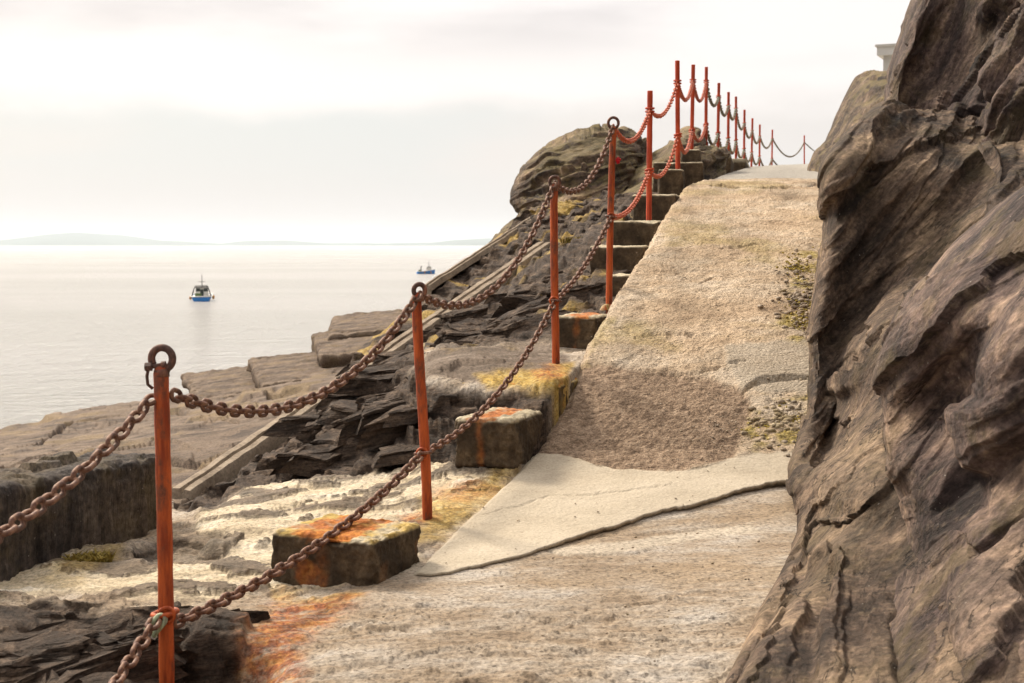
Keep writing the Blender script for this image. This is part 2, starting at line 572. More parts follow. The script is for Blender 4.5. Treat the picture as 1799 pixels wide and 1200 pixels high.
def path_mat():
    """slipway concrete: A = smooth cement, brown gravelly patch, moss; B = smooth top path"""
    m, gg, b = new_mat("path_concrete", 0.9, 0.2)
    oc = gg.n('ShaderNodeTexCoord').outputs['Object']
    A = gg.n('ShaderNodeAttribute', attribute_name='A'); B = gg.n('ShaderNodeAttribute', attribute_name='B')
    sa = gg.n('ShaderNodeSeparateColor'); gg.l(A.outputs['Color'], sa.inputs[0])
    sb = gg.n('ShaderNodeSeparateColor'); gg.l(B.outputs['Color'], sb.inputs[0])
    cem, grav, moss = sa.outputs[0], sa.outputs[1], sa.outputs[2]
    n1 = gg.noise(gg.mapping(oc, rot=(0, 0, R(12)), scale=(0.8, 1.25, 1)), 1.7, 12, 0.72)
    n2 = gg.noise(gg.mapping(oc, rot=(0, 0, R(12)), scale=(0.8, 1.3, 1)), 21, 9, 0.68)
    n3 = gg.noise(oc, 85, 8, 0.72)
    n4 = gg.noise(gg.mapping(oc, rot=(0, 0, R(12)), scale=(0.7, 1.4, 1)), 5.0, 10, 0.7)
    vo = gg.n('ShaderNodeTexVoronoi', feature='F1'); gg.l(oc, vo.inputs['Vector']); vo.inputs['Scale'].default_value = 55
    rgh = gg.ramp(n1, [(0.32, (0.40, 0.285, 0.185)), (0.47, (0.545, 0.41, 0.28)), (0.58, (0.62, 0.50, 0.37)), (0.70, (0.66, 0.56, 0.45))])
    rgh = gg.mix(gg.math('MULTIPLY', gg.step(n2, 0.54, 0.70), 0.6), rgh, (0.21, 0.155, 0.10))
    rgh = gg.mix(gg.math('MULTIPLY', gg.step(n4, 0.56, 0.68), 0.5), rgh, (0.30, 0.235, 0.15))
    stn = gg.noise(gg.mapping(oc, rot=(0, 0, R(-14)), scale=(1.2, 0.55, 1)), 1.0, 9, 0.7)
    rgh = gg.mix(1.0, rgh, gg.ramp(stn, [(0.36, 0.62), (0.50, 1.0), (0.64, 1.14)]), 'MULTIPLY')
    rgh = gg.mix(gg.math('MULTIPLY', gg.step(gg.noise(oc, 31, 4, 0.6), 0.62, 0.67), 0.75), rgh, (0.13, 0.095, 0.065))
    gv = gg.ramp(n2, [(0.32, (0.14, 0.096, 0.066)), (0.47, (0.28, 0.195, 0.132)), (0.58, (0.38, 0.275, 0.192)), (0.74, (0.50, 0.38, 0.28))])
    cm = gg.ramp(n1, [(0.30, (0.33, 0.275, 0.205)), (0.5, (0.42, 0.36, 0.275)), (0.7, (0.49, 0.425, 0.335))])
    cm = gg.mix(gg.math('MULTIPLY', gg.step(n2, 0.60, 0.74), 0.4), cm, (0.30, 0.24, 0.17))
    cm = gg.mix(gg.math('MULTIPLY', gg.step(gg.noise(oc, 38, 5, 0.6), 0.63, 0.70), 0.7), cm, (0.24, 0.19, 0.135))
    ms = gg.ramp(n2, [(0.35, (0.12, 0.085, 0.03)), (0.50, (0.36, 0.27, 0.06)), (0.66, (0.60, 0.50, 0.24))])
    base = gg.mix(grav, rgh, gv)
    base = gg.mix(gg.math('MULTIPLY', sb.outputs[1], 0.8), base, gg.mix(gg.step(n4, 0.4, 0.6), (0.50, 0.43, 0.34), (0.40, 0.335, 0.255)))
    base = gg.mix(sb.outputs[0], base, (0.40, 0.37, 0.325))
    base = gg.mix(cem, base, cm)
    base = gg.mix(gg.math('MULTIPLY', moss, 0.85), base, ms)
    base = gg.mix(gg.math('SUBTRACT', 1.0, gg.math('MULTIPLY', cem, 0.6)), base, gg.mix(1.0, base, gg.ramp(n3, [(0.34, 0.45), (0.5, 1.0), (0.66, 1.35)]), 'MULTIPLY'))
    gg.l(base, b.inputs['Base Color'])
    k = gg.math('SUBTRACT', 1.0, gg.math('MULTIPLY', cem, 0.8))
    hgt = gg.math('ADD', gg.math('MULTIPLY', n2, 1.1), gg.math('MULTIPLY', n3, 0.4))
    hgt = gg.math('ADD', hgt, gg.math('MULTIPLY', vo.outputs[0], -0.35))
    bump(gg, b, gg.math('MULTIPLY', hgt, k), 0.030)
    return m


M_path = path_mat()


def block_mat(name, rusty, top=(0.42, 0.36, 0.25)):
    """cast concrete step: top pale and sides dark, light and shade put into the colour, rust run down the front"""
    m, gg, b = new_mat(name, 0.9, 0.2)
    oc = gg.n('ShaderNodeTexCoord').outputs['Object']
    A = gg.n('ShaderNodeAttribute', attribute_name='A')
    sa = gg.n('ShaderNodeSeparateColor'); gg.l(A.outputs['Color'], sa.inputs[0])
    n1 = gg.noise(oc, 7, 10, 0.7)
    n2 = gg.noise(oc, 45, 8, 0.7)
    side = gg.ramp(n1, [(0.30, (0.026, 0.019, 0.013)), (0.48, (0.062, 0.044, 0.028)), (0.62, (0.115, 0.082, 0.050)), (0.76, (0.22, 0.16, 0.10))])  # sides coloured darker than the top to stand for their shade
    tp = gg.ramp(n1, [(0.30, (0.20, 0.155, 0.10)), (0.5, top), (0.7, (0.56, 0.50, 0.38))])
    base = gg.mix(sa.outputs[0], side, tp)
    base = gg.mix(gg.math('MULTIPLY', sa.outputs[2], 0.8), base, gg.ramp(n1, [(0.35, (0.26, 0.16, 0.02)), (0.6, (0.55, 0.36, 0.05))]))
    base = gg.mix(gg.math('MULTIPLY', sa.outputs[1], rusty), base, gg.ramp(gg.noise(oc, 18, 7, 0.7), [(0.3, (0.15, 0.035, 0.01)), (0.5, (0.38, 0.11, 0.02)), (0.7, (0.58, 0.24, 0.04))]))
    base = gg.mix(1.0, base, gg.ramp(n2, [(0.28, 0.6), (0.5, 1.0), (0.74, 1.35)]), 'MULTIPLY')
    gg.l(base, b.inputs['Base Color'])
    bump(gg, b, gg.math('ADD', n1, gg.math('MULTIPLY', n2, 0.5)), 0.012)
    return m


M_block = block_mat("step_concrete", 0.9)

m, gg, b = new_mat("kerb_concrete", 0.9, 0.2)
oc = gg.n('ShaderNodeTexCoord').outputs['Object']
n1 = gg.noise(oc, 6, 10, 0.7); n2 = gg.noise(oc, 50, 6, 0.7)
bc = gg.ramp(n1, [(0.3, (0.14, 0.105, 0.075)), (0.5, (0.27, 0.215, 0.16)), (0.7, (0.38, 0.31, 0.235))])
gg.l(gg.mix(1.0, bc, gg.ramp(n2, [(0.3, 0.65), (0.5, 1.0), (0.7, 1.25)]), 'MULTIPLY'), b.inputs['Base Color'])
bump(gg, b, gg.math('ADD', n1, n2), 0.01)
M_kerb = m


def rust_mat(name, paint, rustc, amount, scale=9, rough=0.6, bmp=0.004):
    m, gg, b = new_mat(name, rough, 0.35)
    oc = gg.n('ShaderNodeTexCoord').outputs['Object']
    n1 = gg.noise(gg.mapping(oc, scale=(1, 1, 0.35)), scale, 10, 0.7)
    n2 = gg.noise(oc, 90, 6, 0.7)
    n3 = gg.noise(gg.mapping(oc, scale=(1.6, 1.6, 0.25)), scale * 2.5, 6, 0.6)
    pc = gg.mix(gg.step(n3, 0.38, 0.66), tuple(c * k for c, k in zip(paint, (1.12, 1.45, 1.3))), tuple(c * 0.55 for c in paint))
    rc = gg.ramp(n2, [(0.3, tuple(c * 0.45 for c in rustc)), (0.55, rustc), (0.75, tuple(min(1, c * 1.7) for c in rustc))])
    base = gg.mix(gg.step(n1, 0.66 - amount * 0.4, 0.78 - amount * 0.4), pc, rc)
    gg.l(base, b.inputs['Base Color'])
    gg.l(gg.ramp(n2, [(0.3, 0.45), (0.7, 0.8)]), b.inputs['Roughness'])
    bump(gg, b, gg.math('ADD', gg.math('MULTIPLY', n1, 0.6), gg.math('MULTIPLY', n2, 0.5)), bmp)
    return m


M_post = rust_mat("post_paint_weathered", (0.47, 0.070, 0.015), (0.17, 0.055, 0.028), 0.42)
M_post_red = rust_mat("post_paint_red", (0.52, 0.055, 0.020), (0.20, 0.05, 0.025), 0.15, 6)
M_ring = rust_mat("ring_rust", (0.24, 0.082, 0.055), (0.095, 0.048, 0.036), 0.55, 20)
M_chain = rust_mat("chain_rust", (0.215, 0.085, 0.055), (0.115, 0.058, 0.042), 0.55, 24, 0.55)
M_chain_red = rust_mat("chain_paint_red", (0.50, 0.085, 0.04), (0.24, 0.10, 0.07), 0.40, 16, 0.55)
M_chain_far = rust_mat("chain_far_grey", (0.20, 0.16, 0.12), (0.22, 0.09, 0.05), 0.45, 6, 0.6)
M_shackle = rust_mat("shackle_pale", (0.36, 0.33, 0.23), (0.40, 0.27, 0.08), 0.30, 20)


def flat_mat(name, col, rough=0.6, spec=0.3, nscale=20, var=0.2):
    m, gg, b = new_mat(name, rough, spec)
    oc = gg.n('ShaderNodeTexCoord').outputs['Object']
    n = gg.noise(oc, nscale, 5, 0.6)
    gg.l(gg.mix(1.0, col, gg.ramp(n, [(0.3, 1 - var), (0.7, 1 + var * 0.4)]), 'MULTIPLY'), b.inputs['Base Color'])
    return m


# ------------------------------------------------------------------ sea, hills
m, gg, b = new_mat("sea_water", 0.12, 0.5)
oc = gg.n('ShaderNodeTexCoord').outputs['Object']
geo = gg.n('ShaderNodeNewGeometry')
wa = gg.noise(gg.mapping(oc, rot=(0, 0, R(12)), scale=(0.45, 1.0, 1)), 0.35, 8, 0.62)
wb = gg.noise(gg.mapping(oc, rot=(0, 0, R(-8)), scale=(0.5, 1.0, 1)), 1.6, 6, 0.6)
wc = gg.noise(gg.mapping(oc, scale=(0.3, 1.0, 1)), 0.02, 5, 0.6)
gg.l(gg.mix(gg.step(wc, 0.35, 0.65), (0.60, 0.575, 0.53), (0.68, 0.65, 0.615)), b.inputs['Base Color'])
b.inputs['IOR'].default_value = 1.33
bump(gg, b, gg.math('ADD', gg.math('MULTIPLY', wa, 1.6), gg.math('MULTIPLY', wb, 1.1)), 1.6, 1.0)
b.inputs['Roughness'].default_value = 0.16
M_sea = m
S = 40000
sea = mesh_np("sea", [(-S, -2000, SEA), (S, -2000, SEA), (S, S, SEA), (-S, S, SEA)], [(0, 1, 2, 3)], M_sea)
props(sea, "pale calm sea reaching to the horizon under a bright overcast sky", "sea", kind="structure")

M_hill = flat_mat("hill_land", (0.10, 0.13, 0.11), 0.9, 0.1, 0.002, 0.3)


def hills(name, px0, px1, prof, D, depth):
    """a low range: profile given in photo px above the horizon, real depth"""
    nx, ny = 160, 24
    xs = np.linspace(px0, px1, nx)
    hp = np.interp(xs, [p[0] for p in prof], [p[1] for p in prof])
    hh = hp / F * D
    X = np.zeros((ny, nx, 3))
    for j in range(ny):
        t = j / (ny - 1)
        y = D + (t - 0.4) * depth
        env = math.sin(math.pi * min(1, max(0, t))) ** 0.7 if 0 < t < 1 else 0
        x = (xs - 899.5) / F * D
        Q = np.stack([x / 900, np.full(nx, y / 900), np.zeros(nx)], -1)
        X[j, :, 0] = x; X[j, :, 1] = y
        X[j, :, 2] = SEA - 3 + (hh + 3) * env * (1 + 0.25 * fbm(Q, 4))
    o = mesh_np(name, X.reshape(-1, 3), grid_faces(ny, nx), M_hill)
    return o


props(hills("hills", -300, 420, [(-300, 7), (0, 8), (40, 12), (80, 19), (110, 21), (170, 20), (200, 16), (240, 10), (300, 7), (420, 0)], 13500, 3500),
      "hazy blue headland with a flat hill at the left of the horizon", "hills", kind="structure")
props(hills("hills", 380, 700, [(380, 0), (430, 8), (500, 9), (560, 4), (640, 4), (700, 3)], 14000, 2500),
      "faint low strip of far shore in the middle of the horizon", "hills", kind="structure")
props(hills("hills", 640, 1400, [(640, 0), (690, 4), (760, 5), (800, 10), (850, 13), (1000, 16), (1400, 5)], 13000, 3000),
      "faint low hills on the horizon beside the rock bank", "hills", kind="structure")

# ------------------------------------------------------------------ the path profile
HD = [3.0, 4.4, 5.2, 5.75, 6.5, 7.3, 7.7, 8.2, 9.0, 10.0, 11.0, 12.5, 14.5, 16.0, 20.0, 28.0, 37.0, 45.0, 55.0, 70.0]
HZ = [-1.37, -1.355, -1.345, -1.335, -1.29, -1.185, -1.10, -0.88, -0.62, -0.35, -0.09, 0.24, 0.60, 0.73, 1.00, 1.49, 2.02, 2.50, 3.10, 3.3]
XE = [(5.75, -0.41), (6.5, -0.25), (7.6, 0.11), (8.2, 0.33), (9.0, 0.49), (10.0, 0.74), (11.0, 1.01), (12.5, 1.33), (14.5, 1.76), (16.0, 2.22), (20, 3.0), (26, 4.15), (31, 5.05), (37, 6.15), (45, 8.3), (55, 11.35), (70, 17)]


def hpath(D): return np.interp(D, HD, HZ)
def xedge(D): return np.interp(D, [p[0] for p in XE], [p[1] for p in XE])


# ------------------------------------------------------------------ terrain sheet 1: bedrock around the path
T1 = [  # px, py, D
    (-900, 1500, 3.4), (-300, 1300, 4.0), (0, 1200, 4.5), (200, 1205, 4.55), (420, 1200, 4.45), (900, 1200, 4.42), (1400, 1200, 4.42), (1900, 1200, 4.42), (2600, 1200, 4.42),
    (0, 1075, 5.3), (200, 1075, 5.3), (350, 1085, 5.2), (450, 1090, 5.15), (900, 1075, 5.25), (1400, 1075, 5.25), (1900, 1075, 5.2),
    (-600, 1050, 5.6), (0, 1035, 5.9), (200, 1020, 6.0), (300, 990, 6.2), (480, 1050, 5.6), (640, 1045, 5.5), (720, 1012, 5.75),
    (100, 985, 6.3), (300, 930, 6.9), (400, 900, 7.2), (430, 870, 7.8), (330, 905, 7.7), (480, 960, 6.4), (600, 900, 7.0), (740, 922, 6.62), (800, 900, 6.7),
    (1000, 945, 6.35), (1200, 880, 6.95), (1400, 845, 7.25), (850, 860, 7.1), (900, 815, 7.5),
    (500, 850, 8.0), (600, 825, 8.0), (700, 815, 7.9), (320, 882, 8.7), (400, 825, 9.2), (500, 757, 9.95), (600, 690, 10.8), (720, 612, 11.95), (830, 533, 13.2), (950, 445, 15.0),
    (500, 810, 8.5), (600, 760, 8.6), (700, 740, 8.3), (660, 665, 10.2), (690, 690, 8.9), (740, 670, 8.35), (850, 680, 8.1), (960, 675, 8.0),
    (770, 800, 7.7), (850, 770, 7.75), (930, 790, 7.6),
    (760, 640, 9.0), (850, 625, 9.3), (960, 625, 9.3), (1000, 640, 8.8), (760, 618, 10.0), (860, 612, 9.9), (960, 606, 9.9),
    (960, 570, 10.6), (860, 575, 11.2), (780, 590, 11.8), (1040, 545, 10.5), (1070, 540, 10.3), (920, 500, 12.6), (1010, 490, 12.0), (1060, 470, 11.7), (1000, 430, 13.5), (1080, 400, 13.2),
    (960, 380, 16.8), (1000, 370, 16.5), (1090, 350, 15.5), (1120, 335, 15.5), (1180, 300, 17.0), (1140, 290, 18.5), (1190, 275, 19.0),
    (597, 655, 11.5), (625, 600, 13.0), (694, 548, 14.5), (758, 493, 15.5), (850, 425, 17.0), (903, 387, 18.0), (740, 560, 13.7), (850, 480, 15.3),
    (1010, 370, 18.5), (1100, 330, 19.0),
]
pts = np.array([P(a, b, c) for a, b, c in T1])


def warp2(x, y): return np.stack([x / y * 4.0, np.log(y) * 2.0], -1)


_f1 = rbf(warp2(pts[:, 0], pts[:, 1]), pts[:, 2], 0.03)
DE1 = [(-1.2, 6.3), (-0.36, 6.3), (-0.30, 7.1), (-0.245, 8.6), (-0.236, 8.9), (-0.20, 9.35), (-0.16, 10.1), (-0.122, 11.6), (-0.109, 13.0), (-0.082, 14.5), (-0.056, 15.5), (-0.02, 17.0), (0.0, 18.0), (0.05, 19.5), (0.12, 20.0), (0.135, 21), (0.14, 60), (1, 60)]


def clear_rect(X, Y, Z):
    return Z


def fan(u0, u1, nc, D0, D1, nr, ufocus=None):
    us = np.linspace(u0, u1, nc)
    k = np.linspace(0, 1, nr)
    Ds = 1.0 / (1.0 / D0 + (1.0 / D1 - 1.0 / D0) * k)
    U, Dg = np.meshgrid(us, Ds)
    return U, Dg


def terrain1():
    nc, nr = 1150, 760
    core = np.linspace(-0.375, 0.40, nc - 120)
    us = np.concatenate([np.linspace(-1.1, -0.378, 70), core, np.linspace(0.405, 0.9, 50)])
    Ds1 = 1.0 / np.linspace(1 / 3.2, 1 / 14.0, int(nr * 0.62)) 
    Ds2 = np.linspace(14.0, 24, nr - len(Ds1) + 1)[1:]
    Ds = np.concatenate([Ds1, Ds2])
    U, Dg = np.meshgrid(us, Ds)
    x = (U * Dg).ravel(); y = Dg.ravel(); u = U.ravel()
    z = _f1(warp2(x, y))
    P0 = np.stack([x, y, z], -1)
    px, py = to_px(P0)
    nz = fbm(P0 * 2.2, 5, seed=1) * 26 + fbm(P0 * 11, 4, seed=2) * 9
    jit = nz * np.clip(6.5 / y, 0.3, 1.3)

    def mk(poly, soft=8, j=1.0):
        return sstep(poly_sd(px, py, poly) + jit * j, -soft, soft)
    cream = mk([(-400, 1090), (-200, 1000), (60, 1000), (200, 975), (330, 955), (350, 900), (430, 862), (560, 815), (640, 812), (760, 800), (900, 810), (860, 870), (790, 930), (722, 1000), (560, 1060), (470, 1052), (350, 1068), (100, 1055)], 10, 1.3)
    holes = sstep(fbm(P0 * np.array([1.7, 3.4, 4]), 6, 0.62, seed=5) + 0.05 * sstep(y, 6.6, 8.0), 0.04, 0.09)
    jag = mk([(300, 890), (400, 825), (500, 757), (600, 690), (720, 610), (760, 640), (745, 672), (850, 690), (965, 690), (960, 800), (860, 835), (740, 812), (640, 835), (520, 850), (430, 862), (370, 905)], 8)
    bl = mk([(-400, 1095), (100, 1062), (340, 1075), (440, 1100), (425, 1150), (390, 1230), (370, 1500), (-800, 1500)], 8)
    mid = mk([(215, 985), (280, 940), (350, 932), (425, 950), (415, 965), (350, 985), (260, 1000)], 7)
    up = mk([(597, 700), (590, 640), (625, 590), (700, 535), (900, 360), (1200, 240), (1330, 250), (1270, 310), (1180, 330), (1130, 450), (1075, 535), (1040, 556), (1000, 600), (960, 612), (760, 618), (720, 612)], 6)
    wedge = mk([(790, 815), (900, 800), (930, 790), (900, 830), (840, 845), (800, 840)], 6)
    dark = np.clip(np.maximum.reduce([jag, bl, mid * 0.8, up, wedge * 0.7]), 0, 1)
    flatsl = mk([(715, 655), (760, 618), (965, 608), (1010, 640), (985, 680), (800, 672)], 4, 0.4)
    dark = dark * (1 - flatsl)
    cream0 = cream * (1 - dark)
    cream = cream0 * (1 - 0.9 * holes)
    dark = np.maximum(dark, 0.75 * holes * cream0)
    rust = np.maximum.reduce([
        mk([(330, 1500), (395, 1190), (440, 1090), (480, 1050), (600, 1040), (650, 1050), (600, 1085), (550, 1130), (520, 1200), (440, 1500)], 22, 1.5),
        mk([(700, 915), (745, 900), (775, 915), (755, 935), (715, 938)], 12, 0.8),
        mk([(750, 868), (830, 850), (870, 865), (800, 900), (760, 895)], 12, 1.0) * 0.6,
        mk([(935, 652), (975, 640), (1000, 655), (985, 668), (945, 668)], 8, 0.4)])
    yel = np.maximum.reduce([
        mk([(730, 880), (830, 862), (900, 820), (880, 860), (780, 950), (735, 960)], 14, 1.2) * 0.8,
        mk([(470, 1040), (650, 1042), (640, 1062), (540, 1075), (480, 1070)], 10) * 0.6,
        mk([(830, 655), (940, 650), (1010, 640), (990, 680), (860, 685)], 8, 0.7),
        mk([(60, 1030), (110, 995), (200, 975), (230, 985), (150, 1030)], 14) * 0.55,
        mk([(1085, 300), (1120, 280), (1180, 240), (1200, 255), (1130, 300), (1080, 330)], 8, 0.5),
        sstep(fbm(P0 * 1.7, 5, seed=9), 0.10, 0.26) * up * 0.75])
    wf = sstep(y, 5.0, 5.7) * (1 - sstep(y, 6.9, 7.5)) * sstep(x, xedge(y) - 0.35, xedge(y) - 0.02)
    z = z * (1 - wf) + (hpath(y) - 0.014) * wf
    inpath = sstep(x - xedge(y) + 0.0, -0.02, 0.10) * sstep(y, 5.9, 6.3)
    farp = sstep(y, 7.4, 8.0)
    # --- broken slate: bedding terraces
    de0 = np.interp(u, [p[0] for p in DE1], [p[1] for p in DE1])
    nk = sstep(y, de0 - 0.75, de0 - 0.2) * (u > -0.24) * (u < 0.02)
    A = (1 - 0.85 * nk) * np.where(cream0 > 0.3, dark * 0.3, dark) * (1 - inpath)
    n = fbm(P0 * np.array([1.6, 1.6, 1.0]), 6, 0.55, seed=3)
    n = fbm(P0 * np.array([1.0, 2.1, 0.6]), 6, 0.5, seed=3)
    z1 = z + A * (0.20 * n + 0.02)
    bed = (z1 + 0.16 * x - 0.12 * y + 0.03 * fbm(P0 * np.array([1.6, 3.5, 0.5]), 5, seed=4)) / 0.105
    tt = terrace(bed, 0.55) - bed
    z1 = z1 + A * tt * 0.105 * 1.0
    fc = facet(P0 * np.array([1.3, 3.0, 4.0]), 0.9, 3)
    fc2 = facet(P0 * np.array([2.8, 6.5, 10.0]), 1.0, 5)
    z1 += A * (0.040 * fc + 0.020 * fc2 + 0.012 * fbm(P0 * np.array([5, 12, 20]), 4, 0.6, seed=44))
    # --- cream, rippled
    c2 = cream + holes * (1 - dark) * 0.5
    rd = ridged(P0 * np.array([2.2, 4.2, 3]), 6, 0.55, seed=6)
    z1 += c2 * (0.040 * rd) + holes * cream0 * 0.03 + (1 - dark) * sstep(y, 5.2, 6.4) * (1 - inpath) * 0.02 * fc
    # --- foreground slate: shallow plates
    fgm = (1 - dark) * (1 - cream) * (1 - inpath * farp)
    Q = np.stack([x * 0.9 + y * 0.25, y * 2.6 - x * 0.5, z * 3], -1)
    pl = fbm(Q, 6, 0.55, seed=7)
    z1 += fgm * (0.022 * pl + 0.012 * (terrace(pl * 9, 0.8) / 9 - pl) * 4)
    z1 += fgm * 0.010 * ridged(Q * 5.5, 4, 0.55, seed=8)
    z1 += 0.004 * fbm(P0 * 30, 4, seed=12) * (1 + 2 * A)
    # under the path
    hp = hpath(y)
    cap = np.where(y > 6.0, hp - 0.05 - 0.25 * sstep(y, 7.2, 8.2), 1e9)
    z1 = np.where(inpath > 0.01, np.minimum(z1, cap * inpath + (1 - inpath) * z1), z1)
    z1 = np.where((x > xedge(y)) & (y > 5.9), np.minimum(z1, hp - 0.010), z1)
    z1 = np.where((x > xedge(y) - 1.3) & (y > 14.2), np.minimum(z1, hp - 0.12 - 0.35 * sstep(y, 15.5, 17)), z1)
    z1 = np.where((x > xedge(y) - 0.50) & (x < xedge(y)) & (y > 9.2) & (y < 15), np.minimum(z1, hp - 0.26), z1)
    z1 = z1 - 0.60 * np.exp(-((x + 1.10) / 0.22) ** 2) * sstep(y, 3.6, 3.85) * (1 - sstep(y, 4.62, 4.85))
    z1 -= 0.07 * nk
    z1 = z1 * (1 - 0.72 * wf) + (hp - 0.010) * 0.72 * wf + wf * 0.0
    z1 = np.where((x > xedge(y)) & (y > 5.9), np.minimum(z1, hp - 0.008 - 0.25 * sstep(y, 7.2, 7.9)), z1)
    # edge drop to the lower ledges
    de = np.interp(u, [p[0] for p in DE1], [p[1] for p in DE1]) + 0.08 * fbm(P0 * 1.5, 4, seed=13)
    drop = np.clip(y - de, 0, 50)
    z1 = z1 - 2.2 * drop - 0.0
    for cr_, wd, dp in (([(760, 1095), (830, 1108), (900, 1112), (960, 1122)], 1.6, 0.010), ([(960, 972), (1010, 985), (1100, 980), (1160, 966)], 1.5, 0.012), ([(1000, 948), (1080, 940), (1200, 938), (1290, 925)], 1.4, 0.010), ([(620, 1120), (700, 1105), (790, 1118)], 1.3, 0.008), ([(1100, 1075), (1180, 1062), (1290, 1070)], 1.5, 0.010), ([(880, 1010), (960, 1030), (985, 1046)], 1.5, 0.010)):
        dmin = np.full(px.shape, 1e9)
        for (ax_, ay_), (bx_, by_) in zip(cr_[:-1], cr_[1:]):
            ex, ey = bx_ - ax_, by_ - ay_
            tq = np.clip(((px - ax_) * ex + (py - ay_) * ey) / (ex * ex + ey * ey), 0, 1)
            dmin = np.minimum(dmin, np.hypot(px - ax_ - tq * ex, py - ay_ - tq * ey + jit * 0.35))
        z1 -= dp * (1 - sstep(dmin, wd * 0.3, wd * 1.7))
    zg = z1.reshape(len(Ds), len(us))
    Ag = A.reshape(len(Ds), len(us))
    zp = np.pad(zg, 1, mode='edge')
    zb = (zp[:-2, 1:-1] + zp[2:, 1:-1] + zp[1:-1, :-2] + zp[1:-1, 2:] + 4 * zg) / 8
    z1 = (zg * (1 - Ag) + zb * Ag).ravel()
    X = np.stack([x, y, np.maximum(z1, SEA - 1.5)], -1)
    # small sideways push so that faces are not purely vertical steps
    nn = A * 0.03
    X[:, 0] += nn * fbm(P0 * 5, 3, seed=14); X[:, 1] += -A * (0.04 * fc + 0.02 * fc2) - A * 0.02 * tt
    global T1G
    T1G = (us, Ds, X.reshape(len(Ds), len(us), 3), dark.reshape(len(Ds), len(us)), (cream0).reshape(len(Ds), len(us)), inpath.reshape(len(Ds), len(us)))
    ledge = flatsl * 0.85
    spill = np.maximum(0.3 * flatsl, np.maximum(mk([(955, 968), (1060, 958), (1160, 942), (1320, 922), (1335, 938), (1200, 962), (1090, 977), (990, 980)], 4, 0.35), mk([(680, 985), (720, 975), (760, 1010), (700, 1015)], 5, 0.4) * 0.6))
    a = np.stack([cream, np.clip(rust, 0, 1), np.clip(yel, 0, 1)], -1)
    bb = np.stack([dark, ledge, spill], -1)
    o = mesh_np("bedrock_ground", X, grid_faces(len(Ds), len(us)), M_terrain, attrs={'A': a, 'B': bb})
    props(o, "grey slate foreground and broken dark and cream shore rock around the path", "rock ground", kind="structure")
    return o


terrain1()

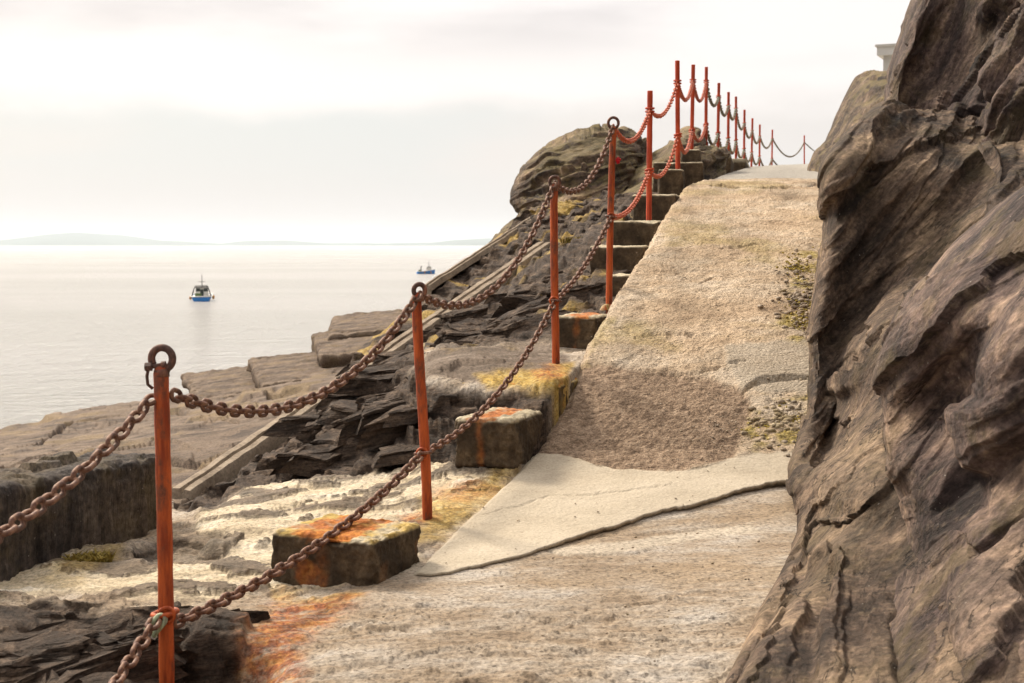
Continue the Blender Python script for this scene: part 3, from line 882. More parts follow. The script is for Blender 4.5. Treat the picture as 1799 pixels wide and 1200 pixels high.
def slate_plates():
    """angular slabs of the broken bedrock, all dipping the same way"""
    us, Ds, X, dark, crm, inp = T1G
    r_ = np.random.RandomState(21)
    Vv, Ff, b0 = [], [], 0
    cnt = 0
    tries = 0
    while cnt < 330 and tries < 60000:
        tries += 1
        ju = r_.randint(60, len(us) - 60); jd = int(len(Ds) * r_.rand())
        p = X[jd, ju]; dk_ = dark[jd, ju]; c_ = crm[jd, ju]
        if inp[jd, ju] > 0.01 or dk_ < 0.6 or p[1] > 12.5 or p[2] < -2.2: continue
        if dark[jd, ju - 22] < 0.7 or dark[jd, ju + 22] < 0.7 or jd + 14 >= len(Ds) or jd < 14 or dark[jd + 14, ju] < 0.7 or dark[min(len(Ds) - 1, jd + 40), ju] < 0.3 or (abs(us[ju] + 0.15) < 0.09 and p[1] > np.interp(us[ju], [q[0] for q in DE1], [q[1] for q in DE1]) - 0.8) or dark[jd - 12, ju] < 0.7 or inp[jd, min(len(us) - 1, ju + 45)] > 0.01: continue
        if jd + 6 < len(Ds) and X[jd + 6, ju, 2] < p[2] - 0.4: continue
        if abs(p[0] + 1.10) < 0.30 and p[1] < 4.95: continue
        small = c_ > 0.3
        if small and r_.rand() < 0.75: continue
        sc_ = (0.07 + 0.13 * r_.rand() ** 1.3) * (0.45 if small else 1.0) * (1 + 0.05 * max(0, p[1] - 8))
        nc_ = r_.randint(4, 7)
        ang = np.sort(r_.rand(nc_) * 6.283 + 0)
        if np.max(np.diff(np.append(ang, ang[0] + 6.283))) > 2.3: continue
        rad = 0.7 + 0.5 * r_.rand(nc_)
        cor = np.stack([np.cos(ang) * rad * 1.9, np.sin(ang) * rad * 0.85], -1)
        m_ = 4
        outl = np.concatenate([cor[k] + (cor[(k + 1) % nc_] - cor[k]) * (np.arange(m_)[:, None] / m_) for k in range(nc_)])
        n_ = len(outl)
        outl = outl + r_.normal(size=outl.shape) * 0.045
        th = sc_ * (0.18 + 0.35 * r_.rand())
        lays = [(-2.5, 1.25), (-1.0, 1.06), (-0.66, 1.0), (-0.62, 0.96), (-0.3, 0.95), (-0.26, 1.0), (-0.05, 0.97), (0.0, 0.91), (0.012, 0.55), (0.02, 0.2)]
        pts_ = []
        for zz, q in lays:
            o2 = outl * q + r_.normal(size=outl.shape) * (0.022 if zz < 0 else 0.0)
            zq = zz * th + (r_.normal(size=n_) * 0.06 * th)
            if zz > -0.05: zq = zq + 0.25 * th * np.sin(outl[:, 0] * 2 + cnt) * q
            pts_.append(np.stack([o2[:, 0] * sc_, o2[:, 1] * sc_, zq], -1))
        pts_.append(np.array([[0, 0, 0.02 * th + 0.25 * th * 0]]))
        v = np.concatenate(pts_)
        f = []
        for l in range(len(lays) - 1):
            for k in range(n_):
                a = l * n_ + k; b_ = l * n_ + (k + 1) % n_
                f.append((a, b_, b_ + n_, a + n_))
        top = (len(lays) - 1) * n_
        for k in range(n_):
            f.append((top + k, top + (k + 1) % n_, len(v) - 1, len(v) - 1))
        rt = Matrix.Rotation(R(16 + r_.normal() * 14), 3, 'Z') @ Matrix.Rotation(R(-9 + r_.normal() * 7), 3, 'Y') @ Matrix.Rotation(R(9 + r_.normal() * 8), 3, 'X')
        v = v @ np.array(rt).T + p + np.array([0, 0, th * 0.1])
        Vv.append(v); Ff += [tuple(i + b0 for i in q) for q in f]; b0 += len(v); cnt += 1
    V2 = np.concatenate(Vv)
    me = bpy.data.meshes.new("broken_slate")
    me.from_pydata(V2.tolist(), [], [q if q[2] != q[3] else q[:3] for q in Ff])
    me.update()
    for nm, cl_ in (('A', (0, 0, 0, 0)), ('B', (1, 0, 0, 0))):
        at = me.attributes.new(nm, 'FLOAT_COLOR', 'POINT')
        at.data.foreach_set('color', np.tile(np.array(cl_, np.float32), len(V2)))
    me.materials.append(M_terrain)
    o = bpy.data.objects.new("broken_slate", me); C.objects.link(o)
    props(o, "dark broken slate plates jutting from the shore rock beside the path", "slate rubble", kind="stuff")


slate_plates()

# ------------------------------------------------------------------ terrain sheet 2: outer ledges sloping to the sea
T2 = [
    (-900, 900, 9), (-300, 930, 8.5), (0, 870, 9.0), (150, 840, 9.5), (300, 870, 9.6), (0, 820, 11.5), (150, 800, 12), (300, 790, 12.5), (420, 770, 12.5), (380, 830, 10.5),
    (500, 735, 12.5), (450, 720, 15), (600, 685, 13.5), (560, 690, 15), (650, 660, 15),
    (-900, 850, 16), (-400, 800, 20), (0, 752, 25), (80, 732, 25.5), (180, 714, 26), (215, 722, 24), (330, 700, 25), (430, 666, 26), (500, 653, 26), (600, 650, 21), (650, 640, 20),
    (-900, 760, 30), (-400, 750, 28), (700, 640, 17), (900, 640, 17), (1200, 640, 17), (150, 760, 17), (300, 745, 17.5), (600, 620, 30), (700, 610, 30), (1000, 600, 30),
]
pts2 = np.array([P(a, b, c) for a, b, c in T2])
_f2 = rbf(warp2(pts2[:, 0], pts2[:, 1]), pts2[:, 2], 0.03)


def terrain2():
    nc, nr = 620, 420
    us = np.concatenate([np.linspace(-1.3, -0.40, 80), np.linspace(-0.397, 0.15, nc - 80)])
    Ds = np.concatenate([1.0 / np.linspace(1 / 6.5, 1 / 22.0, nr - 130), np.linspace(22.05, 42, 130)])
    U, Dg = np.meshgrid(us, Ds)
    x = (U * Dg).ravel(); y = Dg.ravel(); u = U.ravel()
    z = _f2(warp2(x, y))
    P0 = np.stack([x, y, z], -1)
    n = fbm(P0 * np.array([0.5, 0.5, 0.4]), 6, 0.5, seed=21)
    z1 = z + 0.16 * n
    bed = (z1 - 0.03 * x + 0.03 * y + 0.05 * fbm(P0 * 0.8, 5, seed=22)) / 0.34
    z1 += (terrace(bed, 0.9) - bed) * 0.34 * 0.32
    z1 += 0.05 * facet(P0 * np.array([0.8, 0.55, 0.8]), 0.9, 7) + 0.025 * facet(P0 * np.array([2.6, 1.7, 2]), 1.0, 8)
    z1 += 0.012 * fbm(P0 * 9, 5, seed=24)
    e = [(-1.3, 23), (-0.36, 25), (-0.288, 26.3), (-0.27, 26.0), (-0.25, 26), (-0.19, 26.3), (-0.15, 26.8), (-0.12, 27), (-0.07, 27), (0.2, 27)]
    de = np.interp(u, [p[0] for p in e], [p[1] for p in e]) + 0.9 * fbm(P0 * 0.5, 5, seed=25)
    drop = np.clip(y - de, 0, 60)
    z1 -= 1.6 * terrace(drop / 0.7, 0.4) * 0.7
    de_near = np.interp(u, [p[0] for p in DE1], [p[1] for p in DE1])
    z1 -= 2.2 * sstep(de_near - 0.25 - y, 0.0, 0.8)
    z1 = np.maximum(z1, SEA - 1.2)
    px, py = to_px(P0)
    jt = fbm(P0 * 2.2, 4, seed=28) * 9
    for cr_, wd in (([(296, 803), (330, 808), (405, 806), (440, 778), (455, 762), (500, 748)], 3.2), ([(330, 868), (348, 850), (372, 838), (395, 822), (420, 816)], 2.2), ([(60, 775), (130, 742), (200, 728), (330, 722)], 2.0), ([(0, 842), (60, 828), (120, 800), (180, 790)], 2.6), ([(300, 752), (350, 742), (420, 735)], 1.6), ([(470, 690), (540, 672), (600, 668)], 2.0)):
        dmin = np.full(px.shape, 1e9)
        for (ax_, ay_), (bx_, by_) in zip(cr_[:-1], cr_[1:]):
            ex, ey = bx_ - ax_, by_ - ay_
            tq = np.clip(((px - ax_) * ex + (py - ay_) * ey) / (ex * ex + ey * ey), 0, 1)
            dmin = np.minimum(dmin, np.hypot(px - ax_ - tq * ex, py - ay_ - tq * ey + jt * 0.5))
        z1 -= 0.14 * (1 - sstep(dmin, wd * 0.4, wd * 1.5))
    dk = sstep(np.abs(terrace(bed, 0.86) - bed), 0.5, 0.8) * 0.35
    yel = sstep(fbm(P0 * 0.9, 5, seed=26), 0.12, 0.3) * 0.14
    a = np.stack([0 * x, 0 * x, yel], -1); bb = np.stack([dk * 0, 1 - 0 * x, 0 * x], -1)
    o = mesh_np("shore_ledge", np.stack([x, y, z1], -1), grid_faces(len(Ds), len(us)), M_terrain, attrs={'A': a, 'B': bb})
    props(o, "brown flat rock ledges sloping down to the sea at the left", "rock ledge", kind="structure")


terrain2()


# ------------------------------------------------------------------ sloping path
def build_path():
    front = [(720, 1006), (760, 1010), (830, 995), (900, 974), (1000, 932), (1060, 912), (1130, 889), (1190, 868), (1250, 850), (1385, 834), (1560, 830), (1800, 826)]
    fx, fy = [], []
    for a, b_ in front:
        rx, rz = ray(a, b_)
        Dd = np.linspace(4, 12, 4000)
        zz = rz * Dd - hpath(Dd)
        i = int(np.argmax(zz < 0)) if (zz < 0).any() else 0
        # first D where the ray is below the surface
        idx = np.where(zz < 0)[0]
        D_ = Dd[idx[0]] if len(idx) else 7.4
        fx.append(float(rx * D_)); fy.append(float(D_))
    nc, nr = 430, 900
    s = np.linspace(0, 1, nc)
    WID = 3.6
    # rows: parameter t 0..1 from front edge to far crest
    t = np.concatenate([np.linspace(0, 0.30, 420), np.linspace(0.30, 1.0, nr - 419)[1:]])
    X = np.zeros((nr, nc, 3))
    y_front = None
    # x across at the front
    xf = xedge(5.75) + s * 3.2
    yf = np.interp(xf, fx, fy)
    yf += 0.13 * fbm(np.stack([xf * 3.2, xf * 0, xf * 0 + 2], -1), 6, 0.65) * sstep(s, 0.0, 0.05)
    for j in range(nr):
        k = t[j]
        # distance: log spacing front -> 70
        yj = yf * (70.0 / yf) ** (k ** 1.0)
        xe = xedge(yj) + 0.012 * fbm(np.stack([yj * 6, 0 * yj, 0 * yj], -1), 4)
        wid = np.interp(yj, [5.75, 7.5, 12, 30, 70], [3.2, 2.9, 2.9, 3.8, 6.0])
        X[j, :, 0] = xe + s * wid
        X[j, :, 1] = yj
        X[j, :, 2] = hpath(yj)
    # smooth the profile a touch
    fl = X.reshape(-1, 3)
    px, py = to_px(fl)
    x, y = fl[:, 0], fl[:, 1]
    Pn = fl.copy()
    jit = (fbm(Pn * 3.0, 5, seed=31) * 22 + fbm(Pn * 14, 3, seed=32) * 8) * np.clip(7 / y, 0.25, 1.2)

    def mk(poly, soft=5, j=1.0):
        return sstep(poly_sd(px, py, poly) + jit * j, -soft, soft)
    cem = mk([(600, 1100), (720, 1000), (925, 790), (985, 795), (1040, 815), (1100, 824), (1200, 828), (1300, 800), (1370, 790), (1500, 800), (1900, 800), (1900, 1000), (900, 1100)], 4, 0.6)
    grav = mk([(900, 830), (1000, 690), (1020, 640), (1100, 645), (1230, 655), (1300, 685), (1320, 720), (1300, 780), (1290, 810), (1200, 835), (1000, 830)], 7, 1.0) * (1 - cem)
    smo = mk([(1270, 610), (1400, 600), (1440, 590), (1440, 700), (1350, 695), (1300, 685), (1280, 650)], 5, 0.8)
    topp = sstep(y, 15.6, 16.4)
    moss = np.maximum.reduce([
        mk([(1310, 760), (1340, 700), (1430, 690), (1430, 790), (1370, 790), (1320, 790)], 10, 1.6) * sstep(fbm(Pn * 6, 4, seed=33), -0.10, 0.08),
        mk([(1370, 560), (1400, 440), (1460, 420), (1440, 600), (1400, 610), (1370, 590)], 12, 1.4) * sstep(fbm(Pn * 4, 4, seed=34), -0.05, 0.12),
        mk([(1020, 640), (1060, 560), (1080, 560), (1050, 610), (1035, 640)], 6) * 0.5,
        sstep(fbm(Pn * 0.9, 4, seed=35), 0.14, 0.34) * 0.45 * (1 - cem) * (1 - topp) * (1 - grav)])
    rough = (1 - cem) * (1 - 0.85 * topp) * (1 - 0.75 * smo)
    n = fbm(Pn * 1.6, 5, seed=36)
    z = 0.030 * n * (0.25 + rough)
    lump = fbm(Pn * np.array([7, 7, 7]), 5, 0.6, seed=37)
    pit = ridged(Pn * np.array([9, 12, 9]), 4, 0.55, seed=38)
    z += rough * (0.020 * lump + 0.012 * pit) + 0.003 * fbm(Pn * 40, 3, seed=39) * (0.3 + rough)
    z += grav * (0.012 * fbm(Pn * 26, 4, 0.6, seed=40) - 0.015)
    z += smo * 0.02
    z += moss * 0.02 * np.abs(fbm(Pn * 18, 3, seed=41))
    # transverse ripples of the rough-cast ramp
    z += cem * 0.004 + (cem + smo) * 0.004 * fbm(Pn * 6, 5, 0.6, seed=47)
    # crack in the smooth patch
    cr = poly_sd(px, py, [(1305, 692), (1330, 672), (1380, 664), (1420, 666), (1420, 670), (1375, 672), (1332, 680)])
    z -= 0.035 * sstep(cr + jit * 0.25, -3, 1)
    for cr_, wd, dp in (([(1140, 655), (1230, 652), (1262, 648), (1310, 640)], 1.8, 0.02), ([(930, 796), (1000, 798), (1060, 822)], 1.5, 0.01), ([(1250, 327), (1350, 330), (1450, 326)], 1.6, 0.05), ([(1060, 560), (1120, 590), (1180, 585), (1250, 600)], 1.6, 0.018), ([(1200, 420), (1260, 440), (1330, 430), (1400, 450)], 1.3, 0.018), ([(1165, 470), (1230, 500), (1290, 480)], 1.2, 0.015), ([(850, 905), (950, 880), (1080, 868), (1180, 850)], 1.1, 0.006)):
        dmin = np.full(px.shape, 1e9)
        for (ax_, ay_), (bx_, by_) in zip(cr_[:-1], cr_[1:]):
            ex, ey = bx_ - ax_, by_ - ay_
            tq = np.clip(((px - ax_) * ex + (py - ay_) * ey) / (ex * ex + ey * ey), 0, 1)
            dmin = np.minimum(dmin, np.hypot(px - ax_ - tq * ex, py - ay_ - tq * ey + jit * 0.6))
        z -= dp * (1 - sstep(dmin, wd * 0.3, wd * 1.6))
    z -= (1 - sstep(np.tile(s, nr), 0.0, 0.012)) * 0.02
    fl[:, 2] += z
    X = fl.reshape(nr, nc, 3)
    # side skirt (left edge) and front lip with real thickness
    a = np.stack([cem, grav, moss], -1).reshape(nr, nc, 3)
    bb = np.stack([topp * (1 - cem), smo, 0 * topp], -1).reshape(nr, nc, 3)
    left = X[:, :1].copy()
    Ls = [left + np.array([-0.010 * k, 0, -d]) for k, d in ((1, 0.010), (1.6, 0.05), (2.4, 0.12), (2.0, 0.22), (1.5, 0.40), (1.0, 0.8))]
    X2 = np.concatenate(Ls[::-1] + [X], 1)
    rep = lambda q: np.concatenate([q[:, :1]] * len(Ls) + [q], 1)
    a2, b2 = rep(a), rep(bb)
    nx = nc + len(Ls)
    fr = X2[:1].copy()
    lip = [fr + np.array([0, -0.004 * k, -d]) for k, d in ((0.6, 0.003), (1.0, 0.008), (-1.0, 0.016), (-6, 0.026), (-12, 0.05), (-14, 0.10))]
    X3 = np.concatenate(lip[::-1] + [X2], 0)
    rep2 = lambda q: np.concatenate([q[:1]] * len(lip) + [q], 0)
    a3, b3 = rep2(a2), rep2(b2)
    o = mesh_np("path", X3.reshape(-1, 3), grid_faces(nr + len(lip), nx), M_path, attrs={'A': a3.reshape(-1, 3), 'B': b3.reshape(-1, 3)})
    props(o, "steep rough concrete path climbing from the shore rock to the top", "path", kind="structure")


build_path()


# ------------------------------------------------------------------ relief rock masses (cliff on the right)
def catmull(ctrl, nr, nc):
    """ctrl (r,c,3) -> smooth grid (nr,nc,3)"""
    def interp(A, n):
        m = len(A)
        t = np.linspace(0, m - 1, n)
        i = np.clip(np.floor(t).astype(int), 0, m - 2)
        f = (t - i)[:, None, None]
        g_ = lambda k: A[np.clip(k, 0, m - 1)]
        p0, p1, p2, p3 = g_(i - 1), g_(i), g_(i + 1), g_(i + 2)
        # endpoint extrapolation
        p0 = np.where((i == 0)[:, None, None], 2 * p1 - p2, p0)
        p3 = np.where((i == m - 2)[:, None, None], 2 * p2 - p1, p3)
        tn = 0.5
        return p1 + f * (tn * (p2 - p0) + f * (tn * (2 * p0 - 5 * p1 + 4 * p2 - p3) + f * tn * (3 * p1 - p0 - 3 * p2 + p3)))
    B = interp(ctrl, nr)
    B = interp(B.transpose(1, 0, 2), nc).transpose(1, 0, 2)
    return B


def bed_coords(Pt, rot, stretch):
    M_ = np.array(frame(*rot))
    return (Pt @ M_) * np.array(stretch)


def relief(name, rows, nr, nc, mat, bed_rot, amp=1.0, seed=0, ledge_only=False, plates=1.0):
    ctrl = np.array([[P(*q) for q in r] for r in rows], float)
    X = catmull(ctrl, nr, nc)
    n = grid_normals(X)
    # normals should face the camera side (-y)
    flat = X.reshape(-1, 3); nn = n.reshape(-1, 3)
    if nn[:, 1].mean() > 0:
        nn = -nn; flip = True
    else:
        flip = False
    Q = bed_coords(flat, bed_rot, (1, 1, 1))
    warp = 0.055 * fbm(flat * 1.1, 4, seed=seed + 1)
    s0 = Q * np.array([1.7, 0.24, 0.16]) + warp[:, None] * np.array([1.2, 0, 0])
    s1 = Q * np.array([4.6, 0.55, 0.35]) + warp[:, None] * np.array([2.5, 0.3, 0])
    s2 = Q * np.array([14.0, 1.5, 1.2]) + warp[:, None] * np.array([7.0, 0, 0])
    s3 = Q * np.array([36, 6.0, 9.0]) + warp[:, None] * np.array([22.0, 0, 0])
    jo = 0.05 * np.stack([fbm(flat * 6, 3, seed=seed + 21), fbm(flat * 6, 3, seed=seed + 22), fbm(flat * 6, 3, seed=seed + 23)], -1)
    f0, e0 = facet_c(s0 + jo, 1.3, seed + 3)
    f1, e1 = facet_c(s1 + jo * 2, 0.9, seed + 4)
    f2, e2 = facet_c(s2 + jo * 3, 0.8, seed + 8)
    d = 0.03 * fbm(flat * 0.8, 3, seed=seed + 2)
    msk = sstep(fbm(flat * 1.3, 3, seed=seed + 31), -0.12, 0.1)
    wv = warp * 0.7 + 0.03 * fbm(flat * 4.0, 4, seed=seed + 41)
    Qn, Qs, Qt = Q[:, 0] + wv, Q[:, 1], Q[:, 2]
    d += plates * (0.12 * f0 + 0.05 * f1)
    d += plates * (0.13 * layered(Qn, Qs, Qt, 2.3, 0.40, 0.10, 0.90, seed) + 0.105 * layered(Qn, Qs, Qt, 6.5, 1.1, 0.3, 0.84, seed + 2) + 0.045 * layered(Qn, Qs, Qt, 19, 2.0, 0.6, 0.86, seed + 5))
    d += 0.010 * fbm(s1 * 1.3, 6, 0.6, seed=seed + 5)
    d += 0.012 * ridged(s2, 5, 0.6, seed=seed + 6)
    d += 0.007 * fbm(s3, 4, 0.6, seed=seed + 9)
    d += 0.004 * fbm(flat * 28, 4, 0.6, seed=seed + 7)
    cf = np.tile(np.linspace(0, 1, nc), nr); rf_ = np.repeat(np.linspace(0, 1, nr), nc)
    d *= 0.30 + 0.70 * sstep(cf, 0.10, 0.36)
    dg = d.reshape(nr, nc)
    for _ in range(0 if name == 'cliff' and seed > 30 else 1):
        dg = np.pad(dg, 1, mode='edge')
        dg = (dg[:-2, 1:-1] + 2 * dg[1:-1, 1:-1] + dg[2:, 1:-1]) / 4
        dg = np.pad(dg, ((0, 0), (1, 1)), mode='edge')
        dg = (dg[:, :-2] + 2 * dg[:, 1:-1] + dg[:, 2:]) / 4
    d = dg.ravel()
    flat = flat + nn * (d * amp)[:, None]
    o = mesh_np(name, flat, grid_faces(nr, nc, flip), mat)
    return o


# farthest shoulder behind the path crest
relief_rows = [
    [(1506, 142, 30), (1520, 134, 28), (1600, 132, 26), (1700, 128, 22), (1900, 120, 18)],
    [(1500, 146, 30), (1504, 142, 25), (1545, 133, 22), (1680, 132, 18), (1900, 126, 15)],
    [(1475, 190, 30), (1478, 195, 25), (1515, 185, 21), (1650, 170, 17), (1900, 150, 14)],
    [(1450, 250, 31), (1450, 250, 25), (1488, 240, 20.5), (1600, 230, 16.5), (1900, 220, 13.5)],
    [(1428, 288, 31), (1428, 288, 25), (1465, 285, 20), (1580, 300, 16), (1900, 320, 13)],
    [(1420, 330, 31), (1425, 330, 25), (1450, 345, 19.5), (1560, 400, 15.5), (1900, 450, 13)],
]
o = relief("cliff", relief_rows, 260, 260, M_outcrop, (60, 0), 0.9, 11)
props(o, "far brown rock shoulder sloping down to the path crest below the white building", "cliff", kind="structure")

# upper cliff mass
rows = [
    [(1700, -500, 16), (1720, -500, 12.6), (1780, -500, 12.2), (1900, -500, 11.8), (2050, -500, 10.5), (2500, -500, 9)],
    [(1640, -200, 16), (1650, -200, 12.0), (1720, -200, 11.4), (1780, -200, 10.6), (1850, -200, 9.6), (2500, -200, 8)],
    [(1596, -20, 15.5), (1600, -20, 11.8), (1670, -20, 11.2), (1740, -20, 10.4), (1800, -20, 9.2), (2500, -20, 8)],
    [(1575, 60, 15.5), (1580, 60, 11.6), (1650, 60, 11.1), (1745, 60, 10.3), (1785, 60, 9.1), (2500, 60, 8)],
    [(1552, 130, 15.5), (1557, 130, 11.4), (1630, 130, 11.0), (1730, 130, 10.2), (1775, 130, 9.0), (2500, 130, 8)],
    [(1552, 205, 15.5), (1557, 205, 11.3), (1620, 210, 10.9), (1710, 215, 10.1), (1765, 225, 9.0), (2500, 230, 7.8)],
    [(1555, 270, 15.5), (1562, 270, 11.3), (1620, 280, 10.9), (1710, 300, 10.1), (1765, 300, 9.0), (2500, 330, 7.8)],
]
o = relief("cliff", rows, 420, 330, M_cliff_up, (66, -10), 1.0, 23, plates=1.3)
props(o, "upper purple brown rock face with steep seams at the top right corner", "cliff", kind="structure")

# main front mass beside the path
rows = [
    [(1530, 225, 13.5), (1545, 212, 12.5), (1600, 200, 12.0), (1680, 200, 11.5), (1760, 205, 11.0), (1830, 215, 10.5), (2500, 220, 10)],
    [(1470, 285, 13.0), (1480, 262, 10.2), (1555, 210, 9.8), (1625, 208, 9.6), (1700, 232, 9.2), (1800, 246, 8.6), (2500, 250, 8)],
    [(1460, 305, 13.0), (1452, 300, 8.9), (1540, 260, 8.8), (1640, 262, 8.7), (1720, 285, 8.5), (1800, 300, 7.7), (2500, 330, 7)],
    [(1455, 390, 13.0), (1447, 390, 8.8), (1530, 385, 8.6), (1630, 385, 8.4), (1720, 385, 8.0), (1800, 390, 7.0), (2500, 420, 6.5)],
    [(1445, 500, 13.0), (1436, 500, 8.6), (1500, 500, 8.4), (1580, 500, 8.2), (1680, 500, 7.6), (1800, 500, 6.4), (2500, 520, 6)],
    [(1430, 600, 12.5), (1421, 600, 8.4), (1470, 600, 8.2), (1500, 600, 7.9), (1580, 600, 6.9), (1800, 600, 5.8), (2500, 620, 5.5)],
    [(1432, 700, 12.0), (1420, 700, 7.98), (1466, 700, 7.85), (1488, 700, 7.5), (1560, 700, 6.5), (1800, 700, 5.5), (2500, 720, 5)],
    [(1440, 775, 11.5), (1408, 775, 7.62), (1452, 775, 7.45), (1482, 775, 6.8), (1550, 775, 6.0), (1800, 775, 5.2), (2500, 800, 4.7)],
    [(1430, 840, 10.0), (1388, 838, 7.15), (1440, 840, 6.5), (1490, 850, 5.75), (1560, 860, 5.35), (1800, 860, 4.7), (2500, 880, 4.4)],
    [(1400, 945, 9.0), (1398, 945, 6.5), (1440, 945, 5.95), (1490, 948, 5.4), (1560, 945, 5.15), (1800, 945, 4.4), (2500, 980, 4.1)],
    [(1340, 1080, 7.5), (1333, 1080, 5.2), (1368, 1080, 4.92), (1402, 1080, 4.62), (1560, 1080, 4.5), (1800, 1080, 3.95), (2500, 1100, 3.7)],
    [(1278, 1200, 6.5), (1272, 1205, 4.38), (1300, 1200, 4.18), (1332, 1200, 4.0), (1560, 1200, 3.85), (1800, 1200, 3.5), (2500, 1250, 3.3)],
    [(1150, 1450, 5.5), (1150, 1450, 3.55), (1190, 1450, 3.4), (1240, 1450, 3.25), (1560, 1450, 3.1), (1800, 1450, 3.0), (2500, 1500, 2.8)],
]
o = relief("cliff", rows, 900, 560, M_cliff, (50, -12), 0.66, 37, plates=0.9)
props(o, "large brown rock wall rising on the right edge of the sloping path", "cliff", kind="structure")

# nearest rounded rock at the right frame edge
rows = [
    [(1900, 200, 7.5), (1960, 215, 6.2), (2050, 230, 5.2), (2200, 240, 4.8), (2400, 250, 4.5), (2700, 260, 4.3)],
    [(1800, 330, 7.5), (1808, 300, 5.8), (1860, 310, 5.2), (1950, 320, 4.7), (2100, 330, 4.4), (2700, 350, 4.0)],
    [(1735, 380, 7.5), (1738, 355, 5.8), (1770, 380, 5.2), (1820, 400, 4.8), (1950, 420, 4.3), (2700, 430, 3.9)],
    [(1650, 450, 7.4), (1655, 440, 5.9), (1700, 460, 5.2), (1780, 480, 4.8), (1900, 500, 4.3), (2700, 520, 3.8)],
    [(1590, 540, 7.2), (1592, 540, 5.9), (1640, 550, 5.2), (1740, 560, 4.75), (1860, 570, 4.2), (2700, 600, 3.7)],
    [(1558, 640, 7.0), (1560, 640, 5.8), (1600, 640, 5.3), (1700, 640, 5.0), (1820, 640, 4.2), (2700, 700, 3.6)],
    [(1552, 740, 6.8), (1553, 740, 5.6), (1590, 740, 5.3), (1690, 740, 5.15), (1800, 740, 4.3), (2700, 800, 3.5)],
    [(1562, 830, 6.6), (1563, 830, 5.5), (1600, 830, 5.15), (1700, 830, 4.85), (1800, 830, 4.3), (2700, 900, 3.4)],
    [(1575, 900, 6.4), (1578, 900, 5.5), (1620, 910, 5.0), (1700, 920, 4.6), (1800, 930, 4.1), (2700, 1000, 3.3)],
    [(1560, 1000, 6.3), (1570, 1000, 5.4), (1630, 1010, 4.7), (1700, 1020, 4.35), (1800, 1030, 3.9), (2700, 1100, 3.2)],
    [(1500, 1150, 6.0), (1520, 1150, 5.0), (1600, 1150, 4.3), (1700, 1150, 4.0), (1800, 1150, 3.6), (2700, 1250, 3.0)],
    [(1450, 1400, 5.5), (1480, 1400, 4.2), (1600, 1400, 3.6), (1700, 1400, 3.4), (1800, 1400, 3.2), (2700, 1500, 2.7)],
]
rows = [[(a, b_, c * 0.95) for a, b_, c in r_] for r_ in rows]
o = relief("cliff", rows, 640, 420, M_boulder, (48, -20), 0.66, 53, plates=0.9)
props(o, "nearest bulging purple brown rock at the right edge of the picture", "cliff", kind="structure")

# outcrop behind the posts, with grassy top
rows = [
    [(912, 308, 24), (930, 300, 24), (975, 274, 25), (1020, 258, 25), (1060, 252, 25), (1105, 252, 25), (1130, 262, 24), (1150, 300, 24)],
    [(908, 326, 21), (926, 294, 20), (965, 272, 20), (1010, 250, 20), (1055, 244, 20), (1100, 245, 20), (1124, 258, 20), (1136, 300, 22)],
    [(900, 340, 21.5), (912, 318, 19.4), (955, 295, 19), (1005, 280, 18.8), (1050, 270, 18.8), (1095, 270, 19), (1122, 285, 19.4), (1168, 296, 22)],
    [(898, 352, 21.5), (905, 350, 19.2), (950, 335, 18.4), (1000, 325, 18), (1050, 315, 18), (1090, 315, 18.2), (1120, 320, 18.8), (1172, 322, 22)],
    [(906, 375, 21.5), (912, 375, 19), (950, 368, 18), (1000, 360, 17.5), (1050, 352, 17.4), (1090, 350, 17.6), (1120, 350, 18), (1176, 345, 21)],
    [(885, 400, 21), (892, 398, 18.4), (940, 398, 17.4), (1000, 395, 16.6), (1050, 388, 16.4), (1090, 380, 16.6), (1125, 375, 17), (1150, 370, 20)],
    [(860, 440, 20), (866, 435, 17.8), (935, 430, 16.4), (1000, 430, 15.4), (1050, 425, 15.2), (1090, 415, 15.4), (1130, 410, 16), (1160, 400, 18)],
]
o = relief("rock_outcrop", rows, 300, 340, M_outcrop, (14, 0), 1.0, 71, plates=1.25)
props(o, "craggy rock outcrop with yellow grass standing against the sky behind the posts", "rock outcrop", kind="structure")

# second grassy mound by the upper posts
rows = [
    [(1080, 296, 21), (1130, 292, 22), (1180, 268, 22.5), (1205, 246, 22.5), (1235, 250, 22.5), (1262, 290, 23)],
    [(1075, 290, 20), (1126, 283, 20), (1175, 262, 20.5), (1206, 236, 20.5), (1235, 248, 21), (1262, 280, 22)],
    [(1090, 340, 18), (1130, 310, 18), (1165, 285, 18.5), (1200, 262, 19), (1235, 265, 19.5), (1265, 290, 21)],
    [(1080, 360, 17), (1120, 335, 17), (1160, 315, 17.2), (1200, 300, 18), (1235, 295, 18.5), (1265, 300, 20)],
    [(1075, 400, 15.5), (1115, 375, 15.6), (1155, 355, 16), (1195, 335, 17), (1235, 325, 17.5), (1265, 320, 19)],
]
o = relief("grassy_mound", rows, 200, 220, M_outcrop, (20, 0), 0.9, 83)
props(o, "small rocky mound with dry yellow grass beside the upper steps", "mound", kind="structure")


